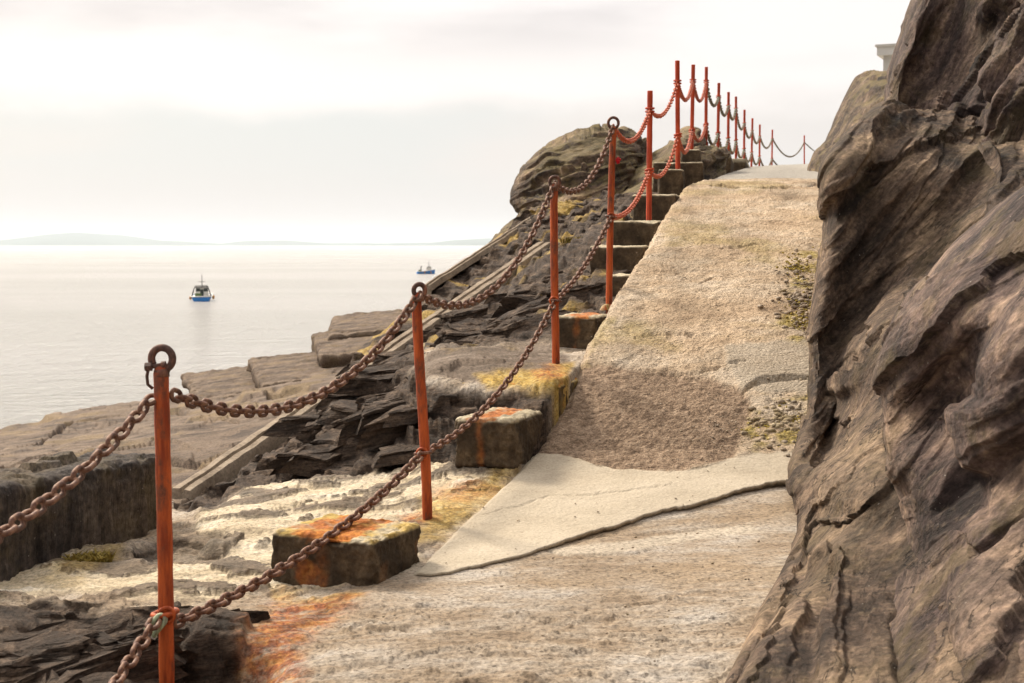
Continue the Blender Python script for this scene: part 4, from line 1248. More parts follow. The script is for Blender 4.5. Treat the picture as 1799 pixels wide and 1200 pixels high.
# ------------------------------------------------------------------ displaced blocks
def block_mesh(L, W, H, n=60, rnd=0.03, amp=0.012, seed=0, vert=False):
    """rounded worn box: origin at the near right top corner; extends -x (L), +y (W), -z (H)"""
    res = max(L, W, H) / n
    V_, Fc, base = [], [], 0
    Nn = []
    hs = np.array([L, W, H]) / 2
    for ax in range(3):
        for sg in (-1, 1):
            a1, a2 = (ax + 1) % 3, (ax + 2) % 3
            n1 = max(4, int(2 * hs[a1] / res)); n2 = max(4, int(2 * hs[a2] / res))
            u, v = np.meshgrid(np.linspace(-1, 1, n1), np.linspace(-1, 1, n2))
            p = np.zeros((n2, n1, 3)); p[..., ax] = sg * hs[ax]; p[..., a1] = u * hs[a1]; p[..., a2] = v * hs[a2]
            V_.append(p.reshape(-1, 3))
            q = grid_faces(n2, n1, flip=(sg < 0)) + base
            Fc.append(q); base += n1 * n2
    Pv = np.concatenate(V_); Fq = np.concatenate(Fc)
    inner = np.clip(Pv, -(hs - rnd), hs - rnd)
    d = Pv - inner
    ln = np.linalg.norm(d, axis=1, keepdims=True) + 1e-9
    nrm = d / ln
    Pv = inner + nrm * rnd
    s = seed * 3.7
    dis = amp * (1.3 * fbm(Pv * 3.5 + s, 4) + 0.9 * fbm(Pv * 13 + s, 4, 0.6) + 0.35 * fbm(Pv * 45 + s, 3))
    if vert:
        dis = dis + amp * 2.2 * facet(Pv * np.array([5, 5, 0.8]) + s, 0.9) + amp * 1.0 * fbm(Pv * np.array([26, 26, 2.5]) + s, 4)
    edge = (np.sort(np.abs(Pv) / hs, axis=1)[:, 1] > 0.8)
    dis = dis - edge * amp * 1.5 * np.clip(fbm(Pv * 9 + s, 3) * 2, 0, 1)
    Pv = Pv + nrm * dis[:, None]
    # weld duplicate seams by rounding
    key = np.round((inner + nrm * rnd) * 2e4).astype(np.int64)
    _, first, inv = np.unique(key, axis=0, return_index=True, return_inverse=True)
    Pv2 = Pv[first]; Fq = inv.reshape(-1)[Fq]; nrm = nrm[first]
    ok = np.array([len(set(q)) == 4 for q in Fq.tolist()])
    Fq = Fq[ok]
    Pv2 = Pv2 + np.array([-hs[0], hs[1], -hs[2]])
    return Pv2, Fq, nrm


BLOCKS = [  # px, py of near right top corner, D, L, W, H, yaw, rust(x frac,width,top?), yellow, label
    (654, 950, 5.56, 0.49, 0.42, 0.36, -25, (0.52, 0.09), 0.75, "largest rust stained concrete step, lowest of the flight, beside the path foot"),
    (903, 738, 7.32, 0.34, 0.58, 0.27, -19, (0.55, 0.045), 0.15, "second lowest concrete step, square block with one rust run, dark front"),
    (985, 676, 8.02, 0.66, 1.45, 0.22, -16, (0.25, 0.10), 1.0, "yellow stained flat concrete step under the third post from the left"),
    (1046, 557, 9.62, 0.30, 0.55, 0.34, -15, (0.45, 0.05), 0.2, "dark faced concrete step just above the third post, thin rust streak on top"),
    (1116, 483, 10.8, 0.22, 0.5, 0.3, -14, (0.5, 0.0), 0.1, "narrow dark concrete step right of the fourth post base"),
    (1133, 432, 11.6, 0.46, 0.55, 0.26, -13, (0.5, 0.0), 0.1, "wide dark concrete step below the fifth post"),
    (1158, 388, 12.35, 0.42, 0.6, 0.24, -13, (0.5, 0.0), 0.1, "concrete step carrying the fifth post from the left"),
    (1188, 341, 13.4, 0.42, 0.8, 0.3, -12, (0.5, 0.0), 0.1, "dark concrete step behind the fifth post"),
    (1201, 297, 14.5, 0.26, 0.55, 0.42, -8, (0.5, 0.0), 0.0, "square concrete block carrying the sixth post, pale right side"),
    (1236, 284, 16.0, 0.56, 0.8, 0.5, -8, (0.5, 0.0), 0.0, "long dark concrete block behind the sixth post"),
    (1231, 262, 17.8, 0.24, 0.8, 0.5, -8, (0.5, 0.0), 0.1, "small pale topped concrete block carrying the seventh post"),
    (1259, 254, 21.0, 0.28, 2.6, 0.7, -10, (0.5, 0.0), 0.0, "tall dark concrete block carrying the eighth post"),
    (1285, 272, 25.4, 0.26, 2.2, 0.6, -10, (0.5, 0.0), 0.0, "low dark concrete block below the tenth post"),
    (1311, 278, 28.5, 0.34, 3.2, 0.7, -11, (0.5, 0.0), 0.0, "last low dark concrete block before the open posts at the crest"),
]
for i, (px, py, D, L, W, H, yaw, ru, ye, lab) in enumerate(BLOCKS):
    Pv, Fq, nr_ = block_mesh(L, W, H, 90 if i < 4 else 40, 0.030 if i < 2 else 0.022, 0.017 if i < 3 else 0.012, i)
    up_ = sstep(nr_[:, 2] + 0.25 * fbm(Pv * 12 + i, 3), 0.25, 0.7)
    fx = -Pv[:, 0] / L
    run = 0
    if ru[1] > 0:
        wv = ru[1] * (0.55 + 2.6 * up_) + 0.02
        run = sstep(-np.abs(fx - ru[0] + 0.05 * fbm(Pv * 6 + i, 3)) + wv / L * 0.5 * (1 + 1.2 * fbm(Pv * 8 + i, 3)), -0.02, 0.08)
        run = np.clip(run * (0.42 + 0.6 * up_) * (1 + 1.6 * fbm(Pv * 9 + i, 4)), 0, 1)
        run = np.maximum(run, 0.6 * sstep(fbm(Pv * 5 + i, 4), 0.12, 0.3) * (i == 0))
        run = np.where(nr_[:, 0] > 0.6, run * 0.2, run)
    yl = sstep(fbm(Pv * 7 + i, 4) + ye * 0.5 - 0.2, 0.0, 0.25) * up_ * min(1, ye * 1.2)
    if i == 2:
        yl = np.maximum(yl, 0.35 * sstep(fbm(Pv * 6, 4), -0.05, 0.2))
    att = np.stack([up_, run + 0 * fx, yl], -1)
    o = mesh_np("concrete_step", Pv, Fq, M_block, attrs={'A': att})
    o.location = V(px, py, D); o.rotation_euler = (0, 0, R(yaw))
    props(o, lab, "concrete step", "concrete steps beside the path")

# dark upright slab at the left
Pv, Fq, nr_ = block_mesh(3.4, 0.42, 0.9, 260, 0.04, 0.012, 5, vert=True)
o = mesh_np("rock_slab", Pv, Fq, M_slab)
d0 = V(300, 795, 7.15); d1 = V(0, 857, 5.95)
dirv = (d0 - d1)
yaw = math.atan2(dirv.y, dirv.x)
o.location = d0 + Vector((0, 0, 0)); o.rotation_euler = (0, math.asin(max(-1, min(1, -(dirv.z) / dirv.length))), yaw)
props(o, "dark upright rock slab with a vertically grooved face at the left edge", "rock slab")


SLABS = [(640, 655, 21.5, 1.55, 3.2, 0.24, 14, "low flat shore slab with a dark front edge beside the foot of the dark bank"),
         (690, 612, 22.5, 1.15, 3.4, 0.40, 10, "upper shore slab stepping up against the dark bank above the sea"),
         (730, 574, 24.5, 1.5, 3.6, 0.26, 6, "topmost tan shore slab in front of the sea beside the dark bank"),
         (545, 680, 22.0, 1.7, 3.2, 0.14, 18, "thin dark edged shore slab at the water edge, lowest of the row")]
for i, (px, py, D, L, W, H, yaw, lab) in enumerate(SLABS):
    Pv, Fq, nr_ = block_mesh(L, W, H, 80, 0.05, 0.03, 30 + i)
    Pv = Pv * np.array([1, 1, 1]) + 0
    Pv[:, 0] += 0.12 * fbm(np.stack([Pv[:, 1] * 1.5, Pv[:, 2] * 2, Pv[:, 0] * 0 + i], -1), 4)
    Pv[:, 1] += 0.12 * fbm(np.stack([Pv[:, 0] * 2.5, Pv[:, 2] * 2, Pv[:, 0] * 0 + i + 7], -1), 4)
    lo_ = sstep(-Pv[:, 2], 0.03, 0.08)
    o = mesh_np("shore_slab", Pv, Fq, M_terrain, attrs={'A': np.stack([0 * lo_, 0 * lo_, 0.1 * sstep(fbm(Pv * 3, 4), 0, 0.3)], -1), 'B': np.stack([lo_ * 0.6, 1 + 0 * lo_, 0 * lo_], -1)})
    o.location = V(px, py, D); o.rotation_euler = (R(2.5), R(-5), R(yaw))
    props(o, lab, "rock slab", "flat shore slabs at the water edge")

# ------------------------------------------------------------------ concrete kerbs on the slip
def kerb(name, A_, B_, w_, hgt, lab, extra=0.0, skirt=0.25):
    A_ = Vector(A_); B_ = Vector(B_)
    d = (B_ - A_); A_ = A_ - d.normalized() * 0.05; B_ = B_ + d.normalized() * extra
    n = 220
    t = d.normalized(); sd = Vector((t.y, -t.x, 0)).normalized()
    prof = [(-w_ / 2, -0.30), (-w_ / 2, -0.03), (-w_ / 2 + 0.015, 0.0), (-0.01, 0.004), (0.0, -0.03), (0.014, -0.03), (0.022, 0.0), (w_ / 2 - 0.012, -0.004), (w_ / 2, -0.03), (w_ / 2 + 0.01, -skirt)]
    X = np.zeros((n, len(prof), 3))
    for i in range(n):
        c = A_.lerp(B_, i / (n - 1))
        for k, (a, b_) in enumerate(prof):
            X[i, k] = c + sd * a + Vector((0, 0, (b_ if 0 < i < n - 1 else -0.35) + hgt))
    fl = X.reshape(-1, 3)
    fl += 0.012 * np.stack([fbm(fl * 5, 4), fbm(fl * 5 + 9, 4), 1.2 * fbm(fl * 4 + 20, 5)], -1)
    o = mesh_np(name, fl, grid_faces(n, len(prof), True), M_kerb)
    props(o, lab, "kerb", "old concrete kerbs on the shore rock")
    smooth_angle(o, 40)


kerb("concrete_kerb", V(322, 880, 8.75), V(958, 437, 15.1), 0.16, 0.08, "long double concrete kerb running down the shore rock to the dark slab")
kerb("concrete_kerb", V(752, 512, 14.9), V(958, 378, 17.6), 0.10, 0.08, "shorter thin concrete kerb above the long one, against the sea", 0.3, 0.06)

# ------------------------------------------------------------------ posts
POSTS = [  # base px,py,D, top px,py, radius, ring, lower collar py, upper attach py, red?
    ((292, 1262), 4.60, (284, 655), 0.0250, 1, 1075, 690),
    ((747, 924), 6.60, (736, 525), 0.0235, 1, 795, 517),
    ((976, 649), 8.62, (974, 332), 0.0235, 1, 528, 322),
    ((1070, 537), 10.2, (1077, 228), 0.0235, 1, 380, 222),
    ((1140, 381), 12.6, (1142, 160), 0.0245, 0, 300, 193),
    ((1191, 294), 14.75, (1190, 107), 0.0250, 0, 238, 144),
    ((1215, 262), 18.1, (1218, 114), 0.0255, 0, 229, 142),
    ((1240, 252), 21.3, (1241, 118), 0.0255, 0, 219, 143),
    ((1261, 256), 23.6, (1263, 146), 0.0260, 0, 234, 170),
    ((1279, 279), 26.0, (1280, 162), 0.0260, 0, 243, 185),
    ((1293, 280), 28.6, (1293, 170), 0.0260, 0, 247, 190),
    ((1307, 283), 31.0, (1308, 193), 0.0260, 0, 262, 216),
    ((1320, 296), 33.5, (1322, 208), 0.0260, 0, 268, 229),
    ((1334, 295), 37.0, (1335, 219), 0.0260, 0, 275, 239),
    ((1356, 292), 43.0, (1357, 228), 0.0260, 0, 279, 243),
    ((1413, 289), 55.0, (1413, 238), 0.0280, 0, 0, 250),
]
PLAB = ["nearest and leftmost rusty orange post, open hook on top and pale shackle below",
        "second rusty orange post from the left, slightly bent, standing behind the lowest step",
        "third rusty orange post from the left, ring on top, rust cone at its foot",
        "fourth post from the left, ring on top and red ribbon stub on its right side",
        "fifth red post from the left, first one without a ring, on a concrete step",
        "sixth red post from the left, its top the highest of all posts",
        "seventh red post from the left, on a small pale topped block",
        "eighth red post from the left, standing on the tall dark block",
        "ninth red post from the left, thin, just behind the tall dark block",
        "tenth red post from the left, above the low dark blocks",
        "eleventh red post from the left, close beside the tenth",
        "twelfth red post from the left, above the last low block",
        "thirteenth thin orange post, first one standing on the crest path",
        "fourteenth thin orange post on the crest, third from the right end",
        "second last thin orange post on the crest, with a wide gap after it",
        "last and farthest thin orange post on the crest, nearest the cliff"]
ATT_T, ATT_L = [], []
for i, ((bx, by), D, (tx, ty), r, ring, lo, hi) in enumerate(POSTS):
    base = V(bx, by, D); top = V(tx, ty, D)
    root = empty("chain_post", base)
    props(root, PLAB[i], "post", "orange red chain posts along the path")
    rel = top - base
    mat = M_post if i < 4 else M_post_red
    nseg = 26 if i < 5 else 8
    ns = 20 if i < 5 else 10
    rr_ = random.Random(i)
    ptsl, rs = [], []
    bend = 0.012 if i == 1 else (0.004 if i < 4 else 0.0)
    for k in range(nseg + 1):
        t = k / nseg
        o_ = Vector((bend * math.sin(t * 3.6 + i), 0, 0))
        ptsl.append(rel * (t * (1.0) - (0.22 if i == 0 else 0.06) * (1 - t)) + o_)
        rs.append(r * (1 + 0.03 * math.sin(k * 1.7 + i) * (i < 5)))
    if not ring:
        ptsl.append(ptsl[-1] + Vector((0, 0, 0.003))); rs.append(r * 0.8)
    else:
        ptsl.append(ptsl[-1] + Vector((0, 0, 0.018))); rs.append(r * 0.8)
        ptsl.append(ptsl[-1] + Vector((0, 0, 0.012))); rs.append(r * 0.45)
    pole = MB().tube(ptsl, rs, ns).build("pole", mat, root)
    smooth_angle(pole, 50)
    tt_ = (lo - by) / (ty - by) if lo else 0
    th = (hi - by) / (ty - by)
    a_lo = rel * tt_; a_hi = rel * th
    if ring:
        # hooked ring above the pole
        Rr = [0.034, 0.027, 0.030, 0.036][i]
        wr = [0.0125, 0.0115, 0.0105, 0.0105][i]
        c = rel + Vector((0.002, 0, Rr + 0.012))
        a0 = R(-62) if i == 0 else 0
        yawr = [R(0), R(20), R(8), R(-5)][i]
        pr = []
        n_ = 28
        span = R(275) if i == 0 else R(360)
        for k in range(n_ + (1 if i == 0 else 0)):
            a = a0 + span * k / n_
            rr2 = Rr
            lx = rr2 * math.cos(a); lz = rr2 * 1.06 * math.sin(a)
            pr.append(c + Vector((lx * math.cos(yawr), lx * math.sin(yawr), lz)))
        if i == 0:
            pr = [rel + Vector((0.004, 0, -0.02)), rel + Vector((0.012, 0, 0.0))] + pr
        MB().tube(pr, wr, 12, closed=(i != 0)).build("ring", M_ring, root)
        MB().tube([rel + Vector((0, 0, -0.012)), rel + Vector((0, 0, 0.008)), rel + Vector((0.0, 0, 0.022))], [r * 1.04, r * 1.0, r * 0.55], 16).build("weld_collar", M_ring, root)
        if i == 0:
            # shackle pin through the ring and its bow
            p0 = rel + Vector((-0.042, -0.012, 0.020))
            MB().tube([p0, rel + Vector((0.006, -0.008, 0.026))], 0.0075, 10).build("shackle_pin", M_ring, root)
            MB().tube([p0 + Vector((-0.008, 0, 0)), p0 + Vector((0.014, 0, 0.001))], 0.0145, 6).build("shackle_nut", M_ring, root, smooth=False)
            MB().tube([rel + Vector((0.002, -0.008, 0.026)), rel + Vector((0.016, -0.008, 0.028))], 0.012, 8).build("shackle_head", M_ring, root, smooth=False)
            MB().tube([p0 + Vector((0.002, 0.004, -0.004)), p0 + Vector((-0.004, 0.004, -0.03)), p0 + Vector((-0.003, 0.01, -0.058)), p0 + Vector((0.012, 0.014, -0.072))], 0.0055, 8).build("shackle_bow", M_ring, root)
    if lo:
        # lower chain eye: ring welded round the pole
        if i < 4:
            pr = [a_lo + Vector((math.cos(a) * r * 1.55 * (1), math.sin(a) * r * 1.45, 0.006 * math.cos(a + i))) for a in [2 * math.pi * k / 20 for k in range(20)]]
            MB().tube(pr, [0.0095, 0.0085, 0.0075, 0.0085][i], 8, closed=True).build("collar", M_ring if i else M_post, root)
            pr = [a_lo + Vector((0.0 + math.cos(a) * 0.024 + [0.012, -0.004, -0.006, 0][i], -r * 0.95, math.sin(a) * 0.024)) for a in [2 * math.pi * k / 16 for k in range(16)]]
            MB().tube(pr, 0.0075, 8, closed=True).build("eyelet", M_post, root)
        else:
            for dz in (-0.012, 0.012):
                pr = [a_lo + Vector((math.cos(a) * r * 1.35, math.sin(a) * r * 1.35, dz + 0.006 * math.cos(a))) for a in [2 * math.pi * k / 12 for k in range(12)]]
                if i < 9: MB().tube(pr, 0.011, 6, closed=True).build("collar", M_post_red, root)
            if i >= 9:
                MB().tube(pr, 0.012, 5, closed=True).build("collar", M_post_red, root)
    if not ring:
        for dz in ((-0.014, 0.014) if i < 9 else (0,)):
            pr = [a_hi + Vector((math.cos(a) * r * 1.35, math.sin(a) * r * 1.35, dz + 0.006 * math.sin(a))) for a in [2 * math.pi * k / 12 for k in range(12)]]
            MB().tube(pr, 0.011, 6, closed=True).build("collar", M_post_red, root)
    if i == 3:
        rb = MB()
        c0 = rel * 0.83 + Vector((r + 0.004, -0.01, 0))
        for k in range(7):
            a = rr_.uniform(-1.2, 1.2)
            rb.tube([c0, c0 + Vector((0.022 * math.cos(a), rr_.uniform(-.015, .01), 0.02 * math.sin(a))), c0 + Vector((0.032 * math.cos(a * 1.2), rr_.uniform(-.02, .01), 0.026 * math.sin(a * 1.3) - 0.004))], [0.007, 0.009, 0.003], 6)
        rb.build("ribbon", flat_mat("ribbon_red", (0.55, 0.01, 0.02), 0.7), root)
    if i in (1, 2, 3):
        # rust crusted mortar cone at the foot
        cone = MB()
        nn_ = 26
        vs = []
        for lvl, (q, zq) in enumerate(((1.05, 0.03 if i == 2 else 0.012), (1.6, 0.014 if i == 2 else 0.005), (2.5 if i == 2 else 2.0, 0.001), (3.6 if i == 2 else 2.6, -0.03))):
            for k in range(nn_):
                a = 2 * math.pi * k / nn_
                wv = 1 + 0.22 * math.sin(3 * a + i) + 0.12 * rr_.uniform(-1, 1)
                vs.append((math.cos(a) * r * q * (wv if lvl else 1), math.sin(a) * r * q * (wv if lvl else 1), zq + 0.003 * rr_.uniform(-1, 1)))
        fs = [(l * nn_ + k, (l + 1) * nn_ + k, (l + 1) * nn_ + (k + 1) % nn_, l * nn_ + (k + 1) % nn_) for l in range(3) for k in range(nn_)]
        cone.add(vs, fs)
        cone.build("base_mortar", rust_mat("base_mortar_%d" % i, (0.30, 0.17, 0.06) if i != 2 else (0.45, 0.22, 0.05), (0.36, 0.09, 0.02), 0.5, 22, 0.9), root)
    ATT_T.append(base + (a_hi if not (ring) else a_hi)); ATT_L.append(base + a_lo)

# ------------------------------------------------------------------ chains


def link_mesh(name, pitch, wid, r, nseg=10, n=8):
    """stadium shaped link in the xz plane, long axis x"""
    hl = pitch / 2 + r; hw = wid / 2 - r
    straight = hl - hw - r * 0.0
    straight = max(0.003, (pitch + 2 * r) / 2 - hw)
    pts_ = []
    for k in range(nseg + 1):
        a = -math.pi / 2 + math.pi * k / nseg
        pts_.append((straight + hw * math.cos(a) - r, 0, hw * math.sin(a)))
    for k in range(nseg + 1):
        a = math.pi / 2 + math.pi * k / nseg
        pts_.append((-straight + hw * math.cos(a) + r, 0, hw * math.sin(a)))
    mb = MB().tube(pts_, r, n, closed=True)
    return mb


def chain_pts(A_, B_, sag, pitch):
    """equal steps along a parabola"""
    A_ = Vector(A_); B_ = Vector(B_)
    fine = [A_.lerp(B_, t / 600) - Vector((0, 0, 4 * sag * (t / 600) * (1 - t / 600))) for t in range(601)]
    L = sum((fine[k + 1] - fine[k]).length for k in range(600))
    cnt = max(3, round(L / pitch))
    outp, acc, k = [fine[0]], 0.0, 0
    step_ = L / cnt
    tgt = step_
    for k in range(600):
        seg = (fine[k + 1] - fine[k]).length
        while acc + seg >= tgt - 1e-9 and len(outp) <= cnt:
            outp.append(fine[k].lerp(fine[k + 1], (tgt - acc) / seg)); tgt += step_
        acc += seg
    return outp


def place_links(name, label, A_, B_, sag, pitch, wid, r, mat, parts, group, lowres=False, shared=None, twist=0.0):
    pl = chain_pts(A_, B_, sag, pitch)
    root = None
    if parts:
        root = empty(name, A_)
    else:
        allm = MB()
    rnd = random.Random(len(label))
    for k in range(len(pl) - 1):
        c = (pl[k] + pl[k + 1]) / 2; t = (pl[k + 1] - pl[k]).normalized()
        side = t.cross(Vector((0, 0, 1))).normalized(); up_ = side.cross(t)
        ang = (R(90) if k % 2 else 0) + R(rnd.uniform(-14, 14)) + twist
        zax = up_ * math.cos(ang) + side * math.sin(ang)
        yax = zax.cross(t)
        mrot = Matrix((t, yax, zax)).transposed()
        if parts:
            if k == 0 and shared['mesh'] is None:
                o0 = link_mesh("link", pitch, wid, r).build("link", mat)
                shared['mesh'] = o0.data
                ob = o0
            else:
                ob = bpy.data.objects.new("link", shared['mesh'])
                C.objects.link(ob)
            ob.parent = root
            ob.matrix_local = Matrix.Translation(c - Vector(A_)) @ mrot.to_4x4()
        else:
            lm = link_mesh("x", pitch, wid, r, 4 if lowres else 7, 5 if lowres else 6)
            allm.add([c + mrot @ Vector(v) for v in lm.v], lm.f)
    if not parts:
        root = allm.build(name, mat)
    props(root, label, "chain", group)
    return root


GT, GL = "upper chains between the posts", "lower chains between the posts"
sh_near = {'mesh': None}; sh_mid = {'mesh': None}; sh_red = {'mesh': None}
nm = ["first", "second", "third", "fourth", "fifth", "sixth", "seventh", "eighth", "ninth", "tenth", "eleventh", "twelfth", "thirteenth", "fourteenth", "fifteenth", "sixteenth"]
# the spans coming in from the left, from a post out of view
offT = V(-330, 1090, 3.0); offL = V(-150, 1500, 3.0)
place_links("chain", "upper rusty chain entering at the left edge and rising to the nearest post", offT, ATT_T[0] + Vector((-0.03, 0.02, -0.01)), 0.10, 0.056, 0.050, 0.0082, M_chain, True, GT, shared=sh_near)
place_links("chain", "lower rusty chain rising from the bottom left edge to the nearest post", offL, ATT_L[0] + Vector((-0.02, -0.035, -0.01)), 0.10, 0.056, 0.050, 0.0082, M_chain, True, GL, shared=sh_near)
SAGT = [0.24, 0.296, 0.203, 0.18, 0.17, 0.21, 0.27, 0.24, 0.24, 0.24, 0.26, 0.24, 0.24, 0.30, 0.55]
SAGL = [0.078, 0.142, 0.06, 0.12, 0.19, 0.22, 0.18, 0.24, 0.26, 0.26, 0.26, 0.24, 0.24, 0.30, 0]
for i in range(15):
    j = i + 1
    near = i < 4
    pitch, wid, r = (0.050, 0.046, 0.0078) if i < 4 else (0.058, 0.052, 0.0095)
    if i >= 7: pitch, wid, r = 0.075, 0.06, 0.012
    mat = M_chain if i < 3 else (M_chain_red if i < 7 else M_chain_far)
    shp = sh_near if i < 1 else (sh_mid if i < 3 else sh_red)
    word = "rusty brown" if i < 3 else ("red painted" if i < 7 else "thin dark")
    parts = i < 5
    a = ATT_T[i].copy(); b_ = ATT_T[j].copy()
    if i == 0: a += Vector((0.028, 0.02, -0.005))
    place_links("chain", "upper %s chain sagging from the %s to the %s post" % (word, nm[i], nm[j]), a, b_, SAGT[i], pitch, wid, r, mat, parts, GT, lowres=i > 7, shared=shp)
    if i < 14:
        a = ATT_L[i].copy(); b_ = ATT_L[j].copy()
        if i == 0: a += Vector((0.03, 0.01, -0.035))
        matl = M_chain if i < 3 else (M_chain_red if i < 7 else M_chain_far)
        place_links("chain", "lower %s chain sagging from the %s to the %s post" % (word, nm[i], nm[j]), a, b_, SAGL[i], pitch, wid, r, matl, parts, GL, lowres=i > 7, shared=shp)
# beyond the last post, running in behind the cliff
place_links("chain", "upper thin dark chain from the last post to behind the cliff", ATT_T[15], V(1470, 285, 58), 0.12, 0.075, 0.06, 0.012, M_chain_far, False, GT, lowres=True)
place_links("chain", "lower thin dark chain dropping from the second last post behind the crest", ATT_L[14], V(1400, 300, 52), 0.2, 0.075, 0.06, 0.012, M_chain_far, False, GL, lowres=True)

# pale shackle on the nearest post's lower eye
c = ATT_L[0] + Vector((-0.004, -0.040, -0.012))
root = empty("shackle", c)
props(root, "pale yellowed shackle tying the lower chain to the nearest post", "shackle")
pts_ = []
dv = Vector((-0.62, -0.25, -0.74)).normalized(); sv = Vector((0.78, -0.1, -0.62)).normalized()
sv = (sv - dv * sv.dot(dv)).normalized()
hw = 0.015
for k in range(9):
    a = math.pi * k / 8
    pts_.append(sv * hw * math.cos(a) - dv * hw * math.sin(a))
pts_ = [dv * 0.055 + sv * hw] + [dv * 0.028 + sv * hw] + pts_ + [dv * 0.028 - sv * hw, dv * 0.055 - sv * hw]
MB().tube(pts_, 0.0085, 10).build("bow", M_shackle, root)
MB().tube([dv * 0.05 + sv * 0.024, dv * 0.05 - sv * 0.024], 0.007, 8).build("pin", M_shackle, root)

# ------------------------------------------------------------------ boats
M_blue = flat_mat("hull_blue", (0.006, 0.22, 0.68), 0.35, 0.5, 2)
M_white = flat_mat("boat_white", (0.72, 0.70, 0.66), 0.5, 0.4, 3)
M_dkglass = flat_mat("boat_glass", (0.03, 0.04, 0.04), 0.15, 0.5, 3)
M_bkframe = flat_mat("boat_frame", (0.07, 0.065, 0.06), 0.5, 0.4, 3)
M_orange = flat_mat("boat_fender", (0.50, 0.24, 0.06), 0.6, 0.3, 3)
M_green = flat_mat("boat_net", (0.10, 0.15, 0.06), 0.9, 0.1, 3)


def hull_sections(L, Bm, fb, sheer):
    n, m_ = 20, 9
    X = np.zeros((n, m_, 3))
    for i in range(n):
        t = i / (n - 1)          # 0 stern .. 1 bow
        b_ = Bm / 2 * (1 - max(0, (t - 0.45) / 0.55) ** 2.2) * (0.92 + 0.08 * min(1, t * 4))
        top_ = fb + sheer * t * t
        for k in range(m_):
            s_ = k / (m_ - 1) * 2 - 1
            a = abs(s_)
            yy = math.copysign(b_ * min(1, (a ** 0.55)) * (0.86 + 0.14 * a), s_)
            zz = -0.45 + (top_ + 0.45) * a ** 2.2
            X[i, k] = ((t - 0.5) * L + 0.25 * t * a * L * 0.12, yy, zz)
    return X


def boat(loc, rz, L, Bm, label, fwd_frame):
    root = empty("fishing_boat", loc, rz)
    props(root, label, "boat", "blue fishing boats on the sea")
    X = hull_sections(L, Bm, 0.62, 0.55)
    hb = MB(); n, m_ = X.shape[:2]
    hb.add(X.reshape(-1, 3), [tuple(q) for q in grid_faces(n, m_)])
    st = [tuple(X[0, k]) for k in range(m_)]
    hb.add(st, [tuple(range(m_))])
    hb.build("hull", M_blue, root)
    dk = MB(); dv_, df = [], []
    for i in range(n):
        l_, r_ = X[i, 0], X[i, -1]
        z_ = l_[2] - 0.12
        dv_ += [(l_[0], l_[1] * 0.97, z_), (r_[0], r_[1] * 0.97, z_)]
    df = [(2 * i, 2 * i + 1, 2 * i + 3, 2 * i + 2) for i in range(n - 1)]
    dk.add(dv_, df); dk.build("deck", M_white, root, smooth=False)
    gw = MB()
    gw.tube([tuple(X[i, 0]) for i in range(n)] + [tuple(X[n - 1 - i, -1]) for i in range(n)], 0.07, 6, closed=True)
    gw.build("gunwale", M_white, root)
    wx = 0.10 * L if fwd_frame else 0.18 * L
    wh = MB()
    wh.box((wx, 0, 1.15), (L * 0.24, Bm * 0.62, 1.15), 0, 0.9)
    wh.build("wheelhouse", M_white, root, smooth=False)
    rf = MB().box((wx, 0, 1.78), (L * 0.27, Bm * 0.64, 0.09)); rf.build("roof", M_bkframe, root, smooth=False)
    for sy in (-0.19, 0.19):
        for sx in (-1, 1):
            MB().box((wx + sx * (L * 0.113 + 0.01), sy * Bm, 1.42), (0.04, Bm * 0.2, 0.42)).build("window", M_dkglass, root, smooth=False)
    MB().box((wx - L * 0.117 - 0.02, 0.0, 1.0), (0.04, Bm * 0.16, 0.95)).build("door", M_dkglass, root, smooth=False)
    fr = MB()
    for sy in (-1, 1):
        fr.tube([(-0.30 * L, sy * Bm * 0.46, 0.6), (-0.27 * L, sy * Bm * 0.36, 1.5), (-0.25 * L, sy * Bm * 0.29, 2.0)], 0.075, 6)
    fr.tube([(-0.25 * L, -Bm * 0.29, 2.0), (-0.25 * L, Bm * 0.29, 2.0)], 0.075, 6)
    fr.build("gantry", M_bkframe, root)
    ms = MB().tube([(wx, 0, 1.8), (wx, 0, 3.5)], [0.06, 0.035], 6); ms.tube([(wx, -0.5, 2.5), (wx, 0.5, 2.5)], 0.03, 5)
    ms.build("mast", M_bkframe, root)
    MB().box((-0.33 * L, 0.15 * Bm, 0.78), (0.6, 0.8, 0.5)).build("fish_crate", M_green, root, smooth=False)
    for sy, sx in ((1, -0.2), (-1, -0.1), (1, 0.2), (-1, 0.25)):
        MB().tube([(sx * L, sy * (Bm * 0.5 + 0.1), 0.15), (sx * L, sy * (Bm * 0.5 + 0.12), 0.4), (sx * L, sy * (Bm * 0.5 + 0.1), 0.65)], [0.07, 0.15, 0.07], 8).build("fender", M_orange, root)
    return root


s1 = -SEA / ((528 - 430) / F)
b1 = V(355, 527, s1); b1.z = SEA + 0.02
boat(b1, R(100), 6.5, 2.75, "larger blue boat with dark gantry and mast, seen end on, at the left", True)
s2 = -SEA / ((481 - 430) / F)
b2 = V(748, 481, s2); b2.z = SEA + 0.02
boat(b2, R(14), 4.6, 1.9, "smaller far blue boat seen side on, close to the rock bank", False)

